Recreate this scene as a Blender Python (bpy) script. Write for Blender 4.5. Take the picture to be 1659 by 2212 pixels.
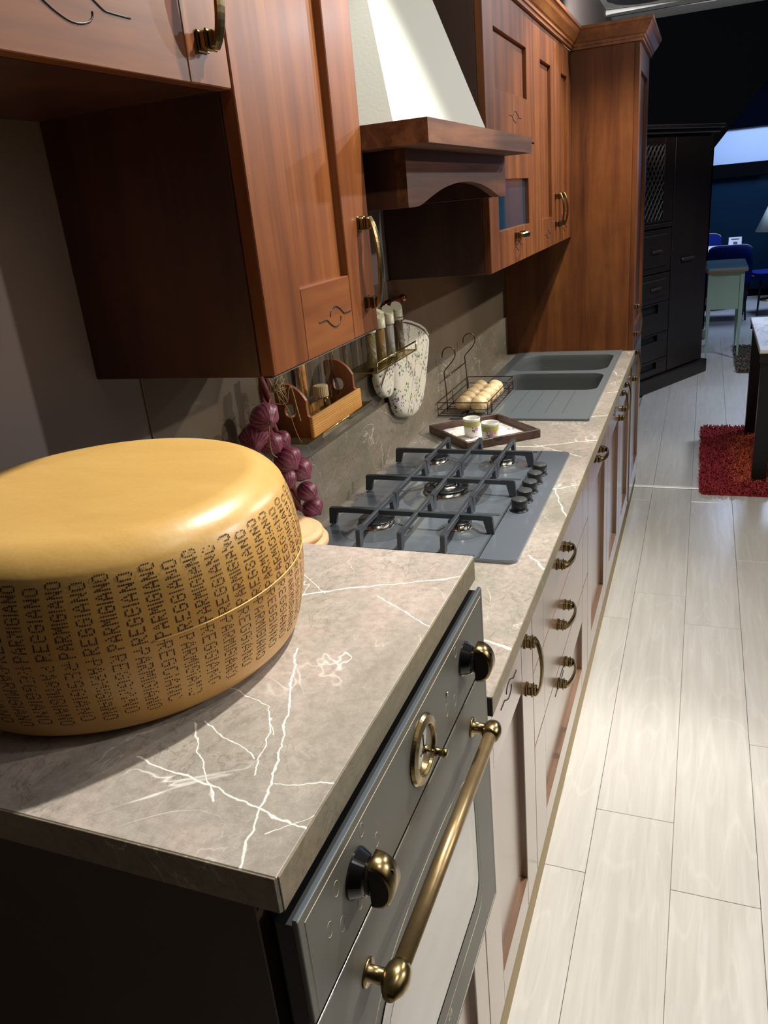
import bpy, bmesh, math, random
from mathutils import Vector, Matrix
from mathutils.geometry import tessellate_polygon
random.seed(7)
for o in list(bpy.data.objects): bpy.data.objects.remove(o)
S = bpy.context.scene
COL = S.collection

# ------------------------------------------------------------------ camera
cd = bpy.data.cameras.new('camera'); cam = bpy.data.objects.new('camera', cd); COL.objects.link(cam)
R0 = Vector((0.93040023, 0.3553383, -0.08994501)); R1 = Vector((0.05273622, -0.37260028, -0.92649227)); R2 = Vector((-0.36273173, 0.85726526, -0.36540659))
mw = Matrix((( R0.x, -R1.x, -R2.x, 0.9160), (R0.y, -R1.y, -R2.y, 0.19147), (R0.z, -R1.z, -R2.z, 1.65306), (0, 0, 0, 1)))
cam.matrix_world = mw
cd.sensor_fit = 'VERTICAL'; cd.sensor_height = 36.0; cd.lens = 1690.53 / 2212 * 36.0
cd.clip_start = 0.02; cd.clip_end = 60
S.camera = cam
# ------------------------------------------------------------------ world, exposure
w = bpy.data.worlds.new('world'); S.world = w; w.use_nodes = True
w.node_tree.nodes['Background'].inputs[0].default_value = (0.42, 0.39, 0.42, 1)
w.node_tree.nodes['Background'].inputs[1].default_value = 0.15
S.view_settings.view_transform = 'Standard'; S.view_settings.look = 'None'
S.view_settings.exposure = 0.0; S.view_settings.gamma = 1.0; S.view_settings.use_curve_mapping = False
# ------------------------------------------------------------------ shop lamps (ceiling spots) and added fill lights
def spot(name, loc, target, watt, col, ang=80, blend=.35, rad=.03):
    d = bpy.data.lights.new(name, 'SPOT'); d.energy = watt; d.color = col; d.spot_size = math.radians(ang); d.spot_blend = blend; d.shadow_soft_size = rad
    o = bpy.data.objects.new(name, d); COL.objects.link(o); o.location = loc
    o.rotation_euler = (Vector(target) - Vector(loc)).to_track_quat('-Z', 'Y').to_euler(); return o
def area(name, loc, target, watt, col, sx, sy):
    d = bpy.data.lights.new(name, 'AREA'); d.energy = watt; d.color = col; d.shape = 'RECTANGLE'; d.size = sx; d.size_y = sy
    o = bpy.data.objects.new(name, d); COL.objects.link(o); o.location = loc
    o.rotation_euler = (Vector(target) - Vector(loc)).to_track_quat('-Z', 'Y').to_euler(); return o
WARM = (1.0, 0.955, 0.86)
spot('spot_lamp', (0.90, 1.86, 2.93), (0.55, 1.20, 0.9), 240, WARM, 72, .4)
spot('spot_lamp', (0.92, 3.35, 2.93), (0.50, 3.6, 0.9), 150, WARM, 74, .5)
spot('spot_lamp', (1.10, 0.40, 2.93), (0.20, 2.7, 1.7), 55, (1.0, .93, .80), 58, .6, .04)
spot('spot_lamp', (1.45, 2.6, 2.93), (1.30, 2.4, 0.0), 72, (1.0, .98, .94), 80, .7)
spot('spot_lamp', (1.55, 0.9, 2.93), (1.35, 1.2, 0.0), 32, (1.0, .98, .94), 80, .7)
spot('spot_lamp', (2.43, 4.3, 2.93), (0.0, 2.7, 1.1), 250, (1.0, 0.94, 0.83), 66, .6, .04)
spot('spot_lamp', (2.50, 6.2, 2.93), (0.1, 1.6, 1.1), 80, (0.80, 0.86, 1.0), 46, .5, .05)
spot('spot_lamp', (4.30, 2.9, 2.93), (0.2, 1.5, 1.2), 270, (1.0, 0.94, 0.90), 56, .5, .05)
area('far_room_blue_fill', (1.6, 11.0, 2.9), (1.4, 11.2, 0), 85, (0.56, 0.70, 1.0), 1.2, 1.2)  # added unseen area light giving the far room its bluish light
spot('spot_lamp', (2.2, 6.6, 2.95), (1.5, 6.6, 0), 230, (0.80, 0.87, 1.0), 84, .7, .08)
area('soft_fill_right', (2.9, 1.4, 2.95), (1.0, 1.2, 0.6), 24, (1.0, 0.93, 0.84), 2.0, 3.0)  # added soft fill from the right, no visible source
spot('hidden_ceiling_fill', (0.30, 5.6, 2.30), (0.45, 8.6, 3.06), 320, (1.0, 0.98, 0.95), 80, .7, .03)  # added unseen spot behind the tall cabinet, brightens the ceiling

# ------------------------------------------------------------------ node helpers
def lin(c):
    r = []
    for v in c:
        v /= 255.0
        r.append(v / 12.92 if v <= 0.04045 else ((v + 0.055) / 1.055) ** 2.4)
    return (*r, 1.0)
class NT:
    def __init__(s, name):
        s.m = bpy.data.materials.new(name); s.m.use_nodes = True; s.t = s.m.node_tree; s.n = s.t.nodes; s.b = s.n['Principled BSDF']
    def node(s, typ, **k):
        n = s.n.new(typ)
        for a, v in k.items(): setattr(n, a, v)
        return n
    def link(s, a, b): s.t.links.new(a, b)
    def inp(s, n, i, v):
        if hasattr(v, 'node'): s.link(v, n.inputs[i])
        else:
            if isinstance(v, tuple) and len(v) == 3 and n.inputs[i].type == 'RGBA': v = (*v, 1.0)
            n.inputs[i].default_value = v
    def math(s, op, a, b=0.0, c=None, clamp=False):
        n = s.node('ShaderNodeMath', operation=op, use_clamp=clamp); s.inp(n, 0, a); s.inp(n, 1, b)
        if c is not None: s.inp(n, 2, c)
        return n.outputs[0]
    def vmath(s, op, a, b=(0, 0, 0), out=0):
        n = s.node('ShaderNodeVectorMath', operation=op); s.inp(n, 0, a); s.inp(n, 1, b); return n.outputs[out]
    def coord(s, scale=(1, 1, 1), rnd=False, kind='Object'):
        c = s.node('ShaderNodeTexCoord').outputs[kind]
        if rnd:
            i = s.node('ShaderNodeObjectInfo'); c = s.vmath('ADD', c, s.vmath('SCALE', (7.3, 3.1, 5.7)))
            sc = s.n[-1]; 
            cc = s.node('ShaderNodeCombineXYZ')
            r = s.math('MULTIPLY', i.outputs['Random'], 17.0)
            for k in range(3): s.link(r, cc.inputs[k])
            c = s.vmath('ADD', c, cc.outputs[0])
        return s.vmath('MULTIPLY', c, scale)
    def noise(s, vec, scale, detail=4, rough=.55, dist=0.0, out=0):
        n = s.node('ShaderNodeTexNoise'); s.link(vec, n.inputs['Vector']); n.inputs['Scale'].default_value = scale
        n.inputs['Detail'].default_value = detail; n.inputs['Roughness'].default_value = rough; n.inputs['Distortion'].default_value = dist
        return n.outputs[out]
    def ramp(s, f, stops, interp='LINEAR'):
        n = s.node('ShaderNodeValToRGB'); n.color_ramp.interpolation = interp; s.link(f, n.inputs[0]); e = n.color_ramp.elements
        while len(e) < len(stops): e.new(0.5)
        for k, (p, c) in enumerate(stops):
            e[k].position = p; e[k].color = c if len(c) == 4 else (*c, 1)
        return n.outputs[0]
    def mix(s, f, a, b, mode='MIX'):
        n = s.node('ShaderNodeMix', data_type='RGBA', blend_type=mode); s.inp(n, 0, f); s.inp(n, 6, a); s.inp(n, 7, b); return n.outputs[2]
    def bump(s, h, strength=.2, dist=.002):
        n = s.node('ShaderNodeBump'); n.inputs['Strength'].default_value = strength; n.inputs['Distance'].default_value = dist
        s.link(h, n.inputs['Height']); s.link(n.outputs[0], s.b.inputs['Normal'])
    def set(s, **k):
        for a, v in k.items(): s.inp(s.b, a.replace('_', ' '), v)
        return s.m
def plain(name, rgb, rough=.5, metal=0.0, coat=0.0, coatr=.1, spec=.5, noise=0.0, nscale=30, bump=0.0, **k):
    t = NT(name); c = lin(rgb)
    if noise or bump:
        v = t.coord(); f = t.noise(v, nscale, 5)
        if noise:
            d = tuple(x * (1 - noise) for x in c[:3]); u = tuple(min(1, x * (1 + noise)) for x in c[:3])
            t.link(t.ramp(f, [(.3, d), (.7, u)]), t.b.inputs['Base Color'])
        else: t.b.inputs['Base Color'].default_value = c
        if bump: t.bump(f, bump, .002)
    else: t.b.inputs['Base Color'].default_value = c
    t.set(Roughness=rough, Metallic=metal); t.b.inputs['Coat Weight'].default_value = coat; t.b.inputs['Coat Roughness'].default_value = coatr
    t.b.inputs['Specular IOR Level'].default_value = spec
    for a, v in k.items(): t.b.inputs[a.replace('_', ' ')].default_value = v
    return t.m
def wood(name, dark, mid, light, axis='z', rough=.42, coat=.06, coatr=.22, scale=1.0, fleck=.5, bands=0.0, spec=.5):
    t = NT(name); a, b = 8.5 * scale, 70.0 * scale; t.b.inputs['Specular IOR Level'].default_value = spec
    s1 = {'x': (.55, a, a), 'y': (a, .55, a), 'z': (a, a, .55)}[axis]; s2 = {'x': (6, b, b), 'y': (b, 6, b), 'z': (b, b, 6)}[axis]
    c = t.coord(rnd=True)
    big = t.noise(t.vmath('MULTIPLY', c, s1), 1.6, 4, .6, .5); fine = t.noise(t.vmath('MULTIPLY', c, s2), 1.3, 3, .6)
    blot = t.noise(c, 7 * scale, 3, .6)
    col = t.ramp(big, [(.28, lin(dark)), (.5, lin(mid)), (.74, lin(light))])
    col = t.mix(t.math('MULTIPLY', t.ramp(fine, [(.42, (0, 0, 0)), (.72, (1, 1, 1))]), .34 * fleck), col, lin(light))
    col = t.mix(t.math('MULTIPLY', t.ramp(fine, [(.30, (1, 1, 1)), (.45, (0, 0, 0))]), .30 * fleck), col, lin(dark))
    col = t.mix(t.math('MULTIPLY', t.ramp(blot, [(.35, (1, 1, 1)), (.6, (0, 0, 0))]), .22), col, lin(dark))
    if bands:
        wv = t.node('ShaderNodeTexWave', wave_type='BANDS', bands_direction='Z' if axis != 'z' else 'Y'); t.link(t.vmath('MULTIPLY', c, (1, .12, 1) if axis == 'y' else (1, 1, .12)), wv.inputs[0])
        wv.inputs['Scale'].default_value = 28 * scale; wv.inputs['Distortion'].default_value = 4; wv.inputs['Detail'].default_value = 2; wv.inputs['Detail Scale'].default_value = .8
        col = t.mix(t.math('MULTIPLY', t.ramp(wv.outputs[1], [(.05, (1, 1, 1)), (.45, (0, 0, 0))]), bands), col, lin(dark))
    t.link(col, t.b.inputs['Base Color']); t.bump(fine, .06, .001)
    t.set(Roughness=rough); t.b.inputs['Coat Weight'].default_value = coat; t.b.inputs['Coat Roughness'].default_value = coatr
    return t.m

CH = ((68, 34, 17), (108, 60, 29), (134, 82, 41))
WZ = wood('cherry_wood_upright', *CH, 'z', spec=.28); WY = wood('cherry_wood_lengthwise', *CH, 'y', spec=.28); WX = wood('cherry_wood_crosswise', *CH, 'x')
BD = ((96, 70, 54), (118, 90, 70), (134, 106, 84))  # brown wood greyed, the pale floor's reflection put into its colour
BZ = wood('base_wood_sheen_upright', *BD, 'z', rough=.26, coat=.9, coatr=.2); BY = wood('base_wood_sheen_lengthwise', *BD, 'y', rough=.26, coat=.9, coatr=.2)
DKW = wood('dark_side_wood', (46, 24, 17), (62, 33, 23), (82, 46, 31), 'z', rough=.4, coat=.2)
HDW = wood('dark_hood_wood', (52, 28, 18), (84, 50, 31), (124, 80, 50), 'y', rough=.5, coat=.03, scale=1.8, spec=.25)
TRAYW = wood('walnut_tray', (48, 30, 22), (76, 50, 36), (104, 72, 52), 'y', rough=.5, coat=.1, scale=3)
PINE = wood('pine_caddy', (170, 106, 40), (222, 160, 76), (236, 186, 106), 'y', rough=.45, coat=.1, scale=2, bands=.75)
PINEX = wood('pine_caddy_end', (110, 58, 24), (150, 88, 40), (172, 106, 54), 'z', rough=.5, coat=.1, scale=2)
WARD = wood('dark_wardrobe_wood', (13, 6, 5), (21, 11, 8), (28, 16, 11), 'z', rough=.45, coat=.15)
GROOVE = plain('carved_groove', (20, 11, 8), .5, spec=.3)
LINE = plain('joint_line', (44, 22, 14), .6)
BRASS = plain('antique_brass', (140, 122, 84), .26, 1.0, noise=.28, nscale=90)
GOLD = plain('polished_gold_brass', (206, 184, 128), .16, 1.0)
COPPER = plain('polished_copper', (196, 128, 92), .15, 1.0)
BRASSD = plain('brushed_brass_bar', (148, 126, 90), .36, .75, noise=.12, nscale=60)
OVEN = plain('anthracite_enamel', (88, 86, 78), .48, 0.0, coat=0.0, coatr=.20, spec=.42, noise=.05, nscale=400)
OVENTOP = plain('anthracite_metallic_lit_edge', (66, 78, 88), .42, .3, noise=.12, nscale=700)  # bluish light along the panel's top is put into this metal tone
BLACK = plain('black_gap', (9, 9, 11), .5)
BLKGLOSS = plain('black_gloss_plastic', (14, 14, 16), .12, coat=.6)
CREAM = plain('printed_cream_line', (186, 176, 148), .5)
OVGLASS = plain('oven_glass', (66, 62, 54), .07, 0.0, coat=1.0, coatr=.05, spec=.9)
OVGLASS2 = plain('oven_glass_inner', (104, 98, 86), .07, 0.0, coat=1.0, coatr=.05, spec=.9)
HOB = plain('blue_grey_enamel', (112, 120, 130), .24, .35, coat=.5, coatr=.15, noise=.08, nscale=900)
HOBD = plain('blue_grey_enamel_well', (114, 120, 126), .2, .55, coat=.6, coatr=.12, noise=.05, nscale=900)
IRON = plain('cast_iron', (50, 54, 60), .48, .1, bump=.2, nscale=900)
CHROME = plain('burner_chrome', (190, 184, 174), .2, 1.0)
CAPM = plain('burner_cap_black', (34, 35, 38), .3, .3)
KNOBM = plain('hob_knob_black', (22, 24, 26), .4)
KNOBT = plain('hob_knob_top', (62, 65, 67), .42, .1)
SINK = plain('grey_composite', (104, 112, 116), .34, 0.1, coat=.2, noise=.06, nscale=600)
SINKD = plain('grey_composite_bowl', (80, 84, 84), .45, 0.0, noise=.06, nscale=600)
STUCCO = plain('white_stucco', (166, 168, 160), .65, bump=.12, nscale=160)
CARC = plain('dark_board', (64, 48, 34), .55, noise=.15, nscale=6)
RUBBERG = plain('grey_edge', (96, 88, 84), .5)
PLINTH = plain('taupe_plinth', (158, 142, 112), .8, spec=.15)
WHITEC = plain('white_ceramic', (232, 230, 222), .15, coat=.5)
WIRE = plain('bronze_wire', (92, 68, 58), .28, .85)
WALLM = plain('mauve_wall', (112, 100, 96), .7, noise=.04, nscale=3)
CEIL = plain('ceiling_grey', (150, 150, 150), .8)
NEARBLACK = plain('near_black_wall', (11, 12, 15), .8, spec=.0)
TEAL = plain('dark_teal_wall', (18, 38, 56), .8, spec=.0)
BLUEW = plain('pale_blue_wall', (176, 196, 226), .8)
WHITEP = plain('white_paint', (220, 220, 216), .4)
GREEN = plain('sage_green_paint', (150, 176, 160), .4)
GREENT = plain('glazed_green_top', (120, 156, 160), .12, coat=.8)
OAKEDGE = plain('oak_edge', (150, 112, 74), .5)
BLUEF = plain('royal_blue_fabric', (10, 30, 104), .8, spec=.1)
PIPE = plain('cream_piping', (170, 160, 140), .6)
NAVY = plain('navy_leg', (10, 16, 40), .4)
SHADE = plain('pale_lampshade', (196, 214, 208), .8)
TBLK = plain('black_table_steel', (24, 24, 25), .4, .2)
PAPER = plain('white_card', (220, 220, 230), .6)
CAPB = plain('beige_cap', (222, 216, 184), .42)
CAPRIB = plain('ribbed_beige_cap', (206, 180, 136), .5)
SALT = plain('white_salt', (236, 234, 222), .6, noise=.05, nscale=800)
MUST = plain('mustard_powder', (206, 160, 80), .7, noise=.1, nscale=800)
def speck(name, a, b, c, sc):
    t = NT(name); v = t.coord(); n = t.node('ShaderNodeTexVoronoi'); t.link(v, n.inputs['Vector']); n.inputs['Scale'].default_value = sc
    sp = t.node('ShaderNodeSeparateColor'); t.link(n.outputs['Color'], sp.inputs[0])
    t.link(t.ramp(sp.outputs[0], [(0, lin(a)), (.45, lin(b)), (.8, lin(c)), (1, lin(c))], 'CONSTANT'), t.b.inputs['Base Color']); t.set(Roughness=.7); return t.m
HERB = speck('brown_herbs', (150, 116, 84), (112, 88, 62), (186, 156, 118), 900)
SEED = speck('olive_seeds', (190, 166, 100), (134, 118, 70), (222, 200, 136), 700)
def glass(name, col=(1, 1, 1, 1), rough=0.0, ior=1.45):
    t = NT(name); tr = t.node('ShaderNodeBsdfTransparent'); tr.inputs[0].default_value = (col[0] * .96, col[1] * .96, col[2] * .96, 1); gl_ = t.node('ShaderNodeBsdfGlossy'); gl_.inputs['Roughness'].default_value = .03
    lw = t.node('ShaderNodeLayerWeight'); lw.inputs[0].default_value = .45; mx = t.node('ShaderNodeMixShader'); t.link(t.math('MULTIPLY_ADD', lw.outputs[0], .38, .03), mx.inputs[0]); t.link(tr.outputs[0], mx.inputs[1]); t.link(gl_.outputs[0], mx.inputs[2]); t.link(mx.outputs[0], t.n['Material Output'].inputs[0]); return t.m
def glass_solid(name, col=(1, 1, 1, 1), rough=0.0, ior=1.45):
    t = NT(name); t.b.inputs['Base Color'].default_value = col; t.b.inputs['Transmission Weight'].default_value = 1; t.b.inputs['IOR'].default_value = ior; t.b.inputs['Roughness'].default_value = rough; return t.m
GLASS = glass('clear_glass'); SHELFG = glass('smoked_glass', lin((232, 222, 190)), .02, 1.3); PANEG = plain('cabinet_glass_pane', (26, 62, 84), .06, coat=1.0, coatr=.03)
# ---- marble laminate with its veins laid out on the worktops
def seg_group():
    g = bpy.data.node_groups.new('vein_segment', 'ShaderNodeTree')
    for nm in ('P', 'A', 'B'): g.interface.new_socket(nm, in_out='INPUT', socket_type='NodeSocketVector')
    g.interface.new_socket('D', in_out='OUTPUT', socket_type='NodeSocketFloat')
    N = g.nodes; L = g.links; i = N.new('NodeGroupInput'); o = N.new('NodeGroupOutput')
    def vm(op, a, b):
        n = N.new('ShaderNodeVectorMath'); n.operation = op; L.new(a, n.inputs[0])
        if b is not None: L.new(b, n.inputs['Scale'] if op == 'SCALE' else n.inputs[1])
        return n
    pa = vm('SUBTRACT', i.outputs[0], i.outputs[1]); ba = vm('SUBTRACT', i.outputs[2], i.outputs[1])
    d1 = vm('DOT_PRODUCT', pa.outputs[0], ba.outputs[0]); d2 = vm('DOT_PRODUCT', ba.outputs[0], ba.outputs[0])
    dv = N.new('ShaderNodeMath'); dv.operation = 'DIVIDE'; dv.use_clamp = True; L.new(d1.outputs['Value'], dv.inputs[0]); L.new(d2.outputs['Value'], dv.inputs[1])
    sc = vm('SCALE', ba.outputs[0], dv.outputs[0]); df = vm('DISTANCE', pa.outputs[0], sc.outputs[0]); L.new(df.outputs['Value'], o.inputs[0]); return g
SEG = seg_group()
def marble(name, veins=(), org=(0, 0, 0), bright=1.0, gloss=.33, rot=0, tint=(1, 1, 1), more=0.0):
    t = NT(name); p = t.vmath('ADD', t.coord(), org)
    if rot:
        sp = t.node('ShaderNodeSeparateXYZ'); t.link(p, sp.inputs[0]); cb = t.node('ShaderNodeCombineXYZ'); t.link(sp.outputs[2], cb.inputs[0]); t.link(sp.outputs[1], cb.inputs[1]); t.link(sp.outputs[0], cb.inputs[2]); p = cb.outputs[0]
    k = lambda c: tuple(min(1, x * bright * q) for x, q in zip(lin(c)[:3], tint))
    ps = t.vmath('MULTIPLY', p, (1.3, .8, 1.3))
    base = t.ramp(t.noise(ps, 5, 6, .62, .6), [(.3, k((120, 115, 106))), (.46, k((143, 138, 129))), (.56, k((155, 144, 136))), (.72, k((168, 164, 155)))])
    base = t.mix(t.math('MULTIPLY', t.ramp(t.noise(p, 90, 4, .6), [(.35, (1, 1, 1)), (.6, (0, 0, 0))]), .45), base, k((112, 106, 97)))
    r1 = t.math('ABSOLUTE', t.math('SUBTRACT', t.noise(ps, 16, 5, .6, .7), .5)); dk = t.ramp(r1, [(0, (1, 1, 1)), (.016, (0, 0, 0))])
    m1 = t.ramp(t.noise(p, 4, 2), [(.42, (0, 0, 0)), (.62, (1, 1, 1))])
    base = t.mix(t.math('MULTIPLY', t.math('MULTIPLY', dk, m1), .75), base, k((88, 82, 74)))
    r3 = t.math('ABSOLUTE', t.math('SUBTRACT', t.noise(p, 60, 5, .62, .5), .5)); base = t.mix(t.math('MULTIPLY', t.ramp(r3, [(0, (1, 1, 1)), (.02, (0, 0, 0))]), .12), base, k((196, 190, 178)))
    base = t.mix(t.math('MULTIPLY', t.ramp(t.noise(p, 420, 3, .7), [(.35, (1, 1, 1)), (.6, (0, 0, 0))]), .22), base, k((108, 100, 90)))
    r2 = t.math('ABSOLUTE', t.math('SUBTRACT', t.noise(t.vmath('MULTIPLY', t.vmath('ADD', p, (3, 1, 0)), (1.0, .55, 1)), 5.5, 4, .6, 1.4), .5))
    wv = t.ramp(r2, [(0, (1, 1, 1)), (.006, (0, 0, 0))]); m2 = t.ramp(t.noise(t.vmath('ADD', p, (9, 4, 2)), 5, 2), [(.5 - more, (0, 0, 0)), (.66 - more, (1, 1, 1))])
    white = t.math('MULTIPLY', t.math('MULTIPLY', wv, m2), .8)
    if veins:
        off = t.vmath('SUBTRACT', t.noise(p, 26, 3, .6, 0, 1), (.5, .5, .5)); pd = t.vmath('ADD', p, t.vmath('MULTIPLY', off, (.020, .020, 0)))
        pd = t.vmath('MULTIPLY', pd, (1, 1, 0)); wn = t.math('MULTIPLY_ADD', t.noise(p, 40, 3), 1.3, .12)
        for (w0, pts) in veins:
            dm = None
            for a, b in zip(pts[:-1], pts[1:]):
                g = t.node('ShaderNodeGroup'); g.node_tree = SEG; t.link(pd, g.inputs[0]); g.inputs[1].default_value = (*a, 0); g.inputs[2].default_value = (*b, 0)
                dm = g.outputs[0] if dm is None else t.math('MINIMUM', dm, g.outputs[0])
            v = t.math('SUBTRACT', 1.0, t.math('DIVIDE', dm, t.math('MULTIPLY', wn, w0)), clamp=True)
            white = t.math('MAXIMUM', white, t.math('MULTIPLY', t.math('POWER', v, .6), .9))
    base = t.mix(white, base, k((222, 220, 208)))
    t.link(base, t.b.inputs['Base Color']); t.bump(t.noise(p, 300, 3), .08, .001); t.set(Roughness=gloss); return t.m
V1 = [(.0030, [(.425, .676), (.516, .660), (.542, .654), (.581, .644), (.635, .634)]), (.0030, [(.488, .895), (.524, .807), (.563, .709), (.581, .644), (.600, .575)]),
      (.0020, [(.448, .738), (.476, .701), (.514, .663), (.532, .642)]), (.0016, [(.524, .766), (.551, .685)]), (.0018, [(.458, .741), (.525, .713), (.541, .703)]),
      (.0016, [(.452, .803), (.512, .783), (.538, .74)]), (.0018, [(.575, .676), (.630, .694)]), (.0042, [(.36, 1.01), (.434, 1.022), (.48, 1.052), (.557, 1.081), (.630, 1.117)]),
      (.0024, [(.537, 1.04), (.629, .979)]), (.0016, [(.384, 1.10), (.46, 1.034)]), (.0014, [(.60, .62), (.635, .66)])]
V2 = [(.006, [(.25, 2.60), (.44, 2.597), (.56, 2.655), (.64, 2.69)]), (.004, [(.44, 2.62), (.60, 2.51)]), (.005, [(.585, 1.79), (.608, 1.758), (.635, 1.72)]), (.008, [(.53, 1.43), (.568, 1.418), (.635, 1.395)]),
      (.004, [(.55, 2.30), (.574, 2.209), (.612, 2.08), (.64, 2.0)]), (.004, [(.57, 2.22), (.64, 2.27)]), (.006, [(.57, 2.96), (.64, 2.99)]), (.004, [(.58, 3.3), (.64, 3.34)]), (.004, [(.58, 3.7), (.60, 3.62), (.64, 3.60)])]
MB1 = marble('veined_grey_laminate', [(w_ * .6, p_) for w_, p_ in V1], (0.32, 0.88, 0), 1.46, tint=(1.0, .985, 1.0)); MB2 = marble('veined_grey_laminate_long', [(w_ * .7, p_) for w_, p_ in V2], (0.3, 2.6, 0), 1.28, tint=(.99, .99, .98))
MBW = marble('veined_grey_upstand', (), (0, 0, 0), .85, .4, 1, (1, .95, .80), .12)
MBE = marble('laminate_edge', (), (2, 1, 0), .74, .5, 1, (1, .93, .68))
def backsplash():
    t = NT('taupe_gloss_panel'); v = t.coord(); f = t.noise(t.vmath('MULTIPLY', v, (1, 1, 1)), 3, 3)
    t.link(t.ramp(f, [(.3, lin((92, 82, 68))), (.7, lin((104, 93, 78)))]), t.b.inputs['Base Color']); t.set(Roughness=.14); t.b.inputs['Specular IOR Level'].default_value = .6; return t.m
SPLASH = backsplash()
def floor_mat():
    t = NT('whitewashed_oak_plank'); c = t.coord(rnd=True)
    g = t.noise(t.vmath('MULTIPLY', c, (26, 1.6, 1)), 1.5, 5, .6, .6); f = t.noise(t.vmath('MULTIPLY', c, (260, 14, 1)), 1.0, 3, .6)
    rg = t.math('SINE', t.math('MULTIPLY', t.noise(t.vmath('MULTIPLY', c, (7, .9, 1)), 1.2, 2, .4, .4), 46.0))
    col = t.ramp(g, [(.3, lin((180, 176, 169))), (.55, lin((190, 187, 181))), (.75, lin((199, 196, 191)))])
    col = t.mix(t.math('MULTIPLY', t.ramp(rg, [(.86, (0, 0, 0)), (1.0, (1, 1, 1))]), .13), col, lin((226, 222, 212)))
    col = t.mix(t.math('MULTIPLY', t.ramp(f, [(.34, (1, 1, 1)), (.5, (0, 0, 0))]), .16), col, lin((180, 168, 154)))
    t.link(col, t.b.inputs['Base Color']); t.bump(f, .05, .001); t.set(Roughness=.30); t.b.inputs['Coat Weight'].default_value = .25; t.b.inputs['Coat Roughness'].default_value = .18; return t.m
FLOORM = floor_mat(); FLOORS = plain('floor_slab', (150, 140, 126), .5)
def cheese_mat():
    t = NT('cheese_rind'); c = t.coord(); z = t.node('ShaderNodeSeparateXYZ'); t.link(c, z.inputs[0])
    n = t.noise(t.vmath('MULTIPLY', c, (3, 9, 6)), 2.2, 5, .6, .6); f = t.noise(c, 260, 3)
    col = t.ramp(n, [(.28, lin((188, 144, 74))), (.5, lin((202, 160, 86))), (.74, lin((214, 176, 104)))])
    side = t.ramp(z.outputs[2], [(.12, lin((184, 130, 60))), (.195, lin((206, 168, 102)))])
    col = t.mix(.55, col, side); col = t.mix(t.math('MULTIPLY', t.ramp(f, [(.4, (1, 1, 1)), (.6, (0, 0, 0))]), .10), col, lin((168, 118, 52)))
    t.link(col, t.b.inputs['Base Color']); t.bump(t.noise(t.vmath('MULTIPLY', c, (1, 1, 2)), 60, 5), .14, .002)
    t.set(Roughness=.36); t.b.inputs['Coat Weight'].default_value = .2; t.b.inputs['Coat Roughness'].default_value = .25
    t.b.inputs['Subsurface Weight'].default_value = .08; t.b.inputs['Subsurface Radius'].default_value = (.02, .01, .004); return t.m
CHEESE = cheese_mat(); DOT = plain('burnt_dot', (62, 34, 20), .7); SEAM = plain('seam_ridge', (222, 178, 96), .4)
def bulb_mat(name, a, b, c, hl):
    t = NT(name); v = t.coord(); g = t.node('ShaderNodeTexGradient', gradient_type='RADIAL'); t.link(v, g.inputs[0])
    s = t.math('MULTIPLY', g.outputs[1], 6.2832); ns = t.noise(v, 40, 3)
    st = t.math('SINE', t.math('ADD', t.math('MULTIPLY', s, 17.0), t.math('MULTIPLY', ns, 14.0))); col = t.ramp(ns, [(.3, lin(a)), (.55, lin(b)), (.75, lin(c))])
    col = t.mix(t.math('MULTIPLY', t.ramp(st, [(.3, (0, 0, 0)), (1, (1, 1, 1))]), .38), col, lin(hl)); t.link(col, t.b.inputs['Base Color']); t.bump(st, .12, .0015); t.set(Roughness=.40); return t.m
PURP = bulb_mat('purple_garlic_skin', (96, 36, 56), (132, 54, 82), (152, 84, 102), (198, 140, 134)); PALEB = bulb_mat('pale_garlic_skin', (206, 174, 122), (222, 194, 146), (234, 214, 170), (240, 226, 190))
STRAW = plain('straw', (172, 148, 104), .7, noise=.2, nscale=60); STEM = plain('dried_stem', (128, 68, 66), .7, noise=.25, nscale=90)
def floral(name, base, spots, sc, cover):
    t = NT(name); v = t.coord(); n = t.node('ShaderNodeTexVoronoi'); dv = t.vmath('ADD', v, t.vmath('MULTIPLY', t.vmath('SUBTRACT', t.noise(v, sc * 1.3, 3, .6, 0, 1), (.5, .5, .5)), (1.3 / sc, 1.3 / sc, 1.3 / sc))); t.link(dv, n.inputs['Vector']); n.inputs['Scale'].default_value = sc
    sp = t.node('ShaderNodeSeparateColor'); t.link(n.outputs['Color'], sp.inputs[0]); st = [(i / len(spots), lin(c)) for i, c in enumerate(spots)]
    c = t.ramp(sp.outputs[0], st, 'CONSTANT'); m = t.ramp(n.outputs['Distance'], [(.42, (1, 1, 1)), (.5, (0, 0, 0))]); cl = t.ramp(t.noise(v, sc * .16, 2, .5), [(cover, (0, 0, 0)), (cover + .04, (1, 1, 1))])
    keep = t.math('GREATER_THAN', sp.outputs[1], .35); f = t.math('MULTIPLY', t.math('MULTIPLY', m, cl), keep)
    t.link(t.mix(f, lin(base), c), t.b.inputs['Base Color']); t.bump(t.noise(v, 700, 2), .15, .001); t.set(Roughness=.85); return t.m
MITTM = floral('floral_quilted_cotton', (220, 214, 194), [(120, 78, 136), (80, 124, 60), (150, 104, 164), (62, 100, 48), (214, 182, 30), (98, 60, 116)], 110, .46)
PRINT = floral('pink_blue_tray_print', (232, 226, 220), [(206, 160, 168), (150, 150, 196), (220, 190, 170), (170, 150, 190), (214, 170, 180)], 70, .50)
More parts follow.
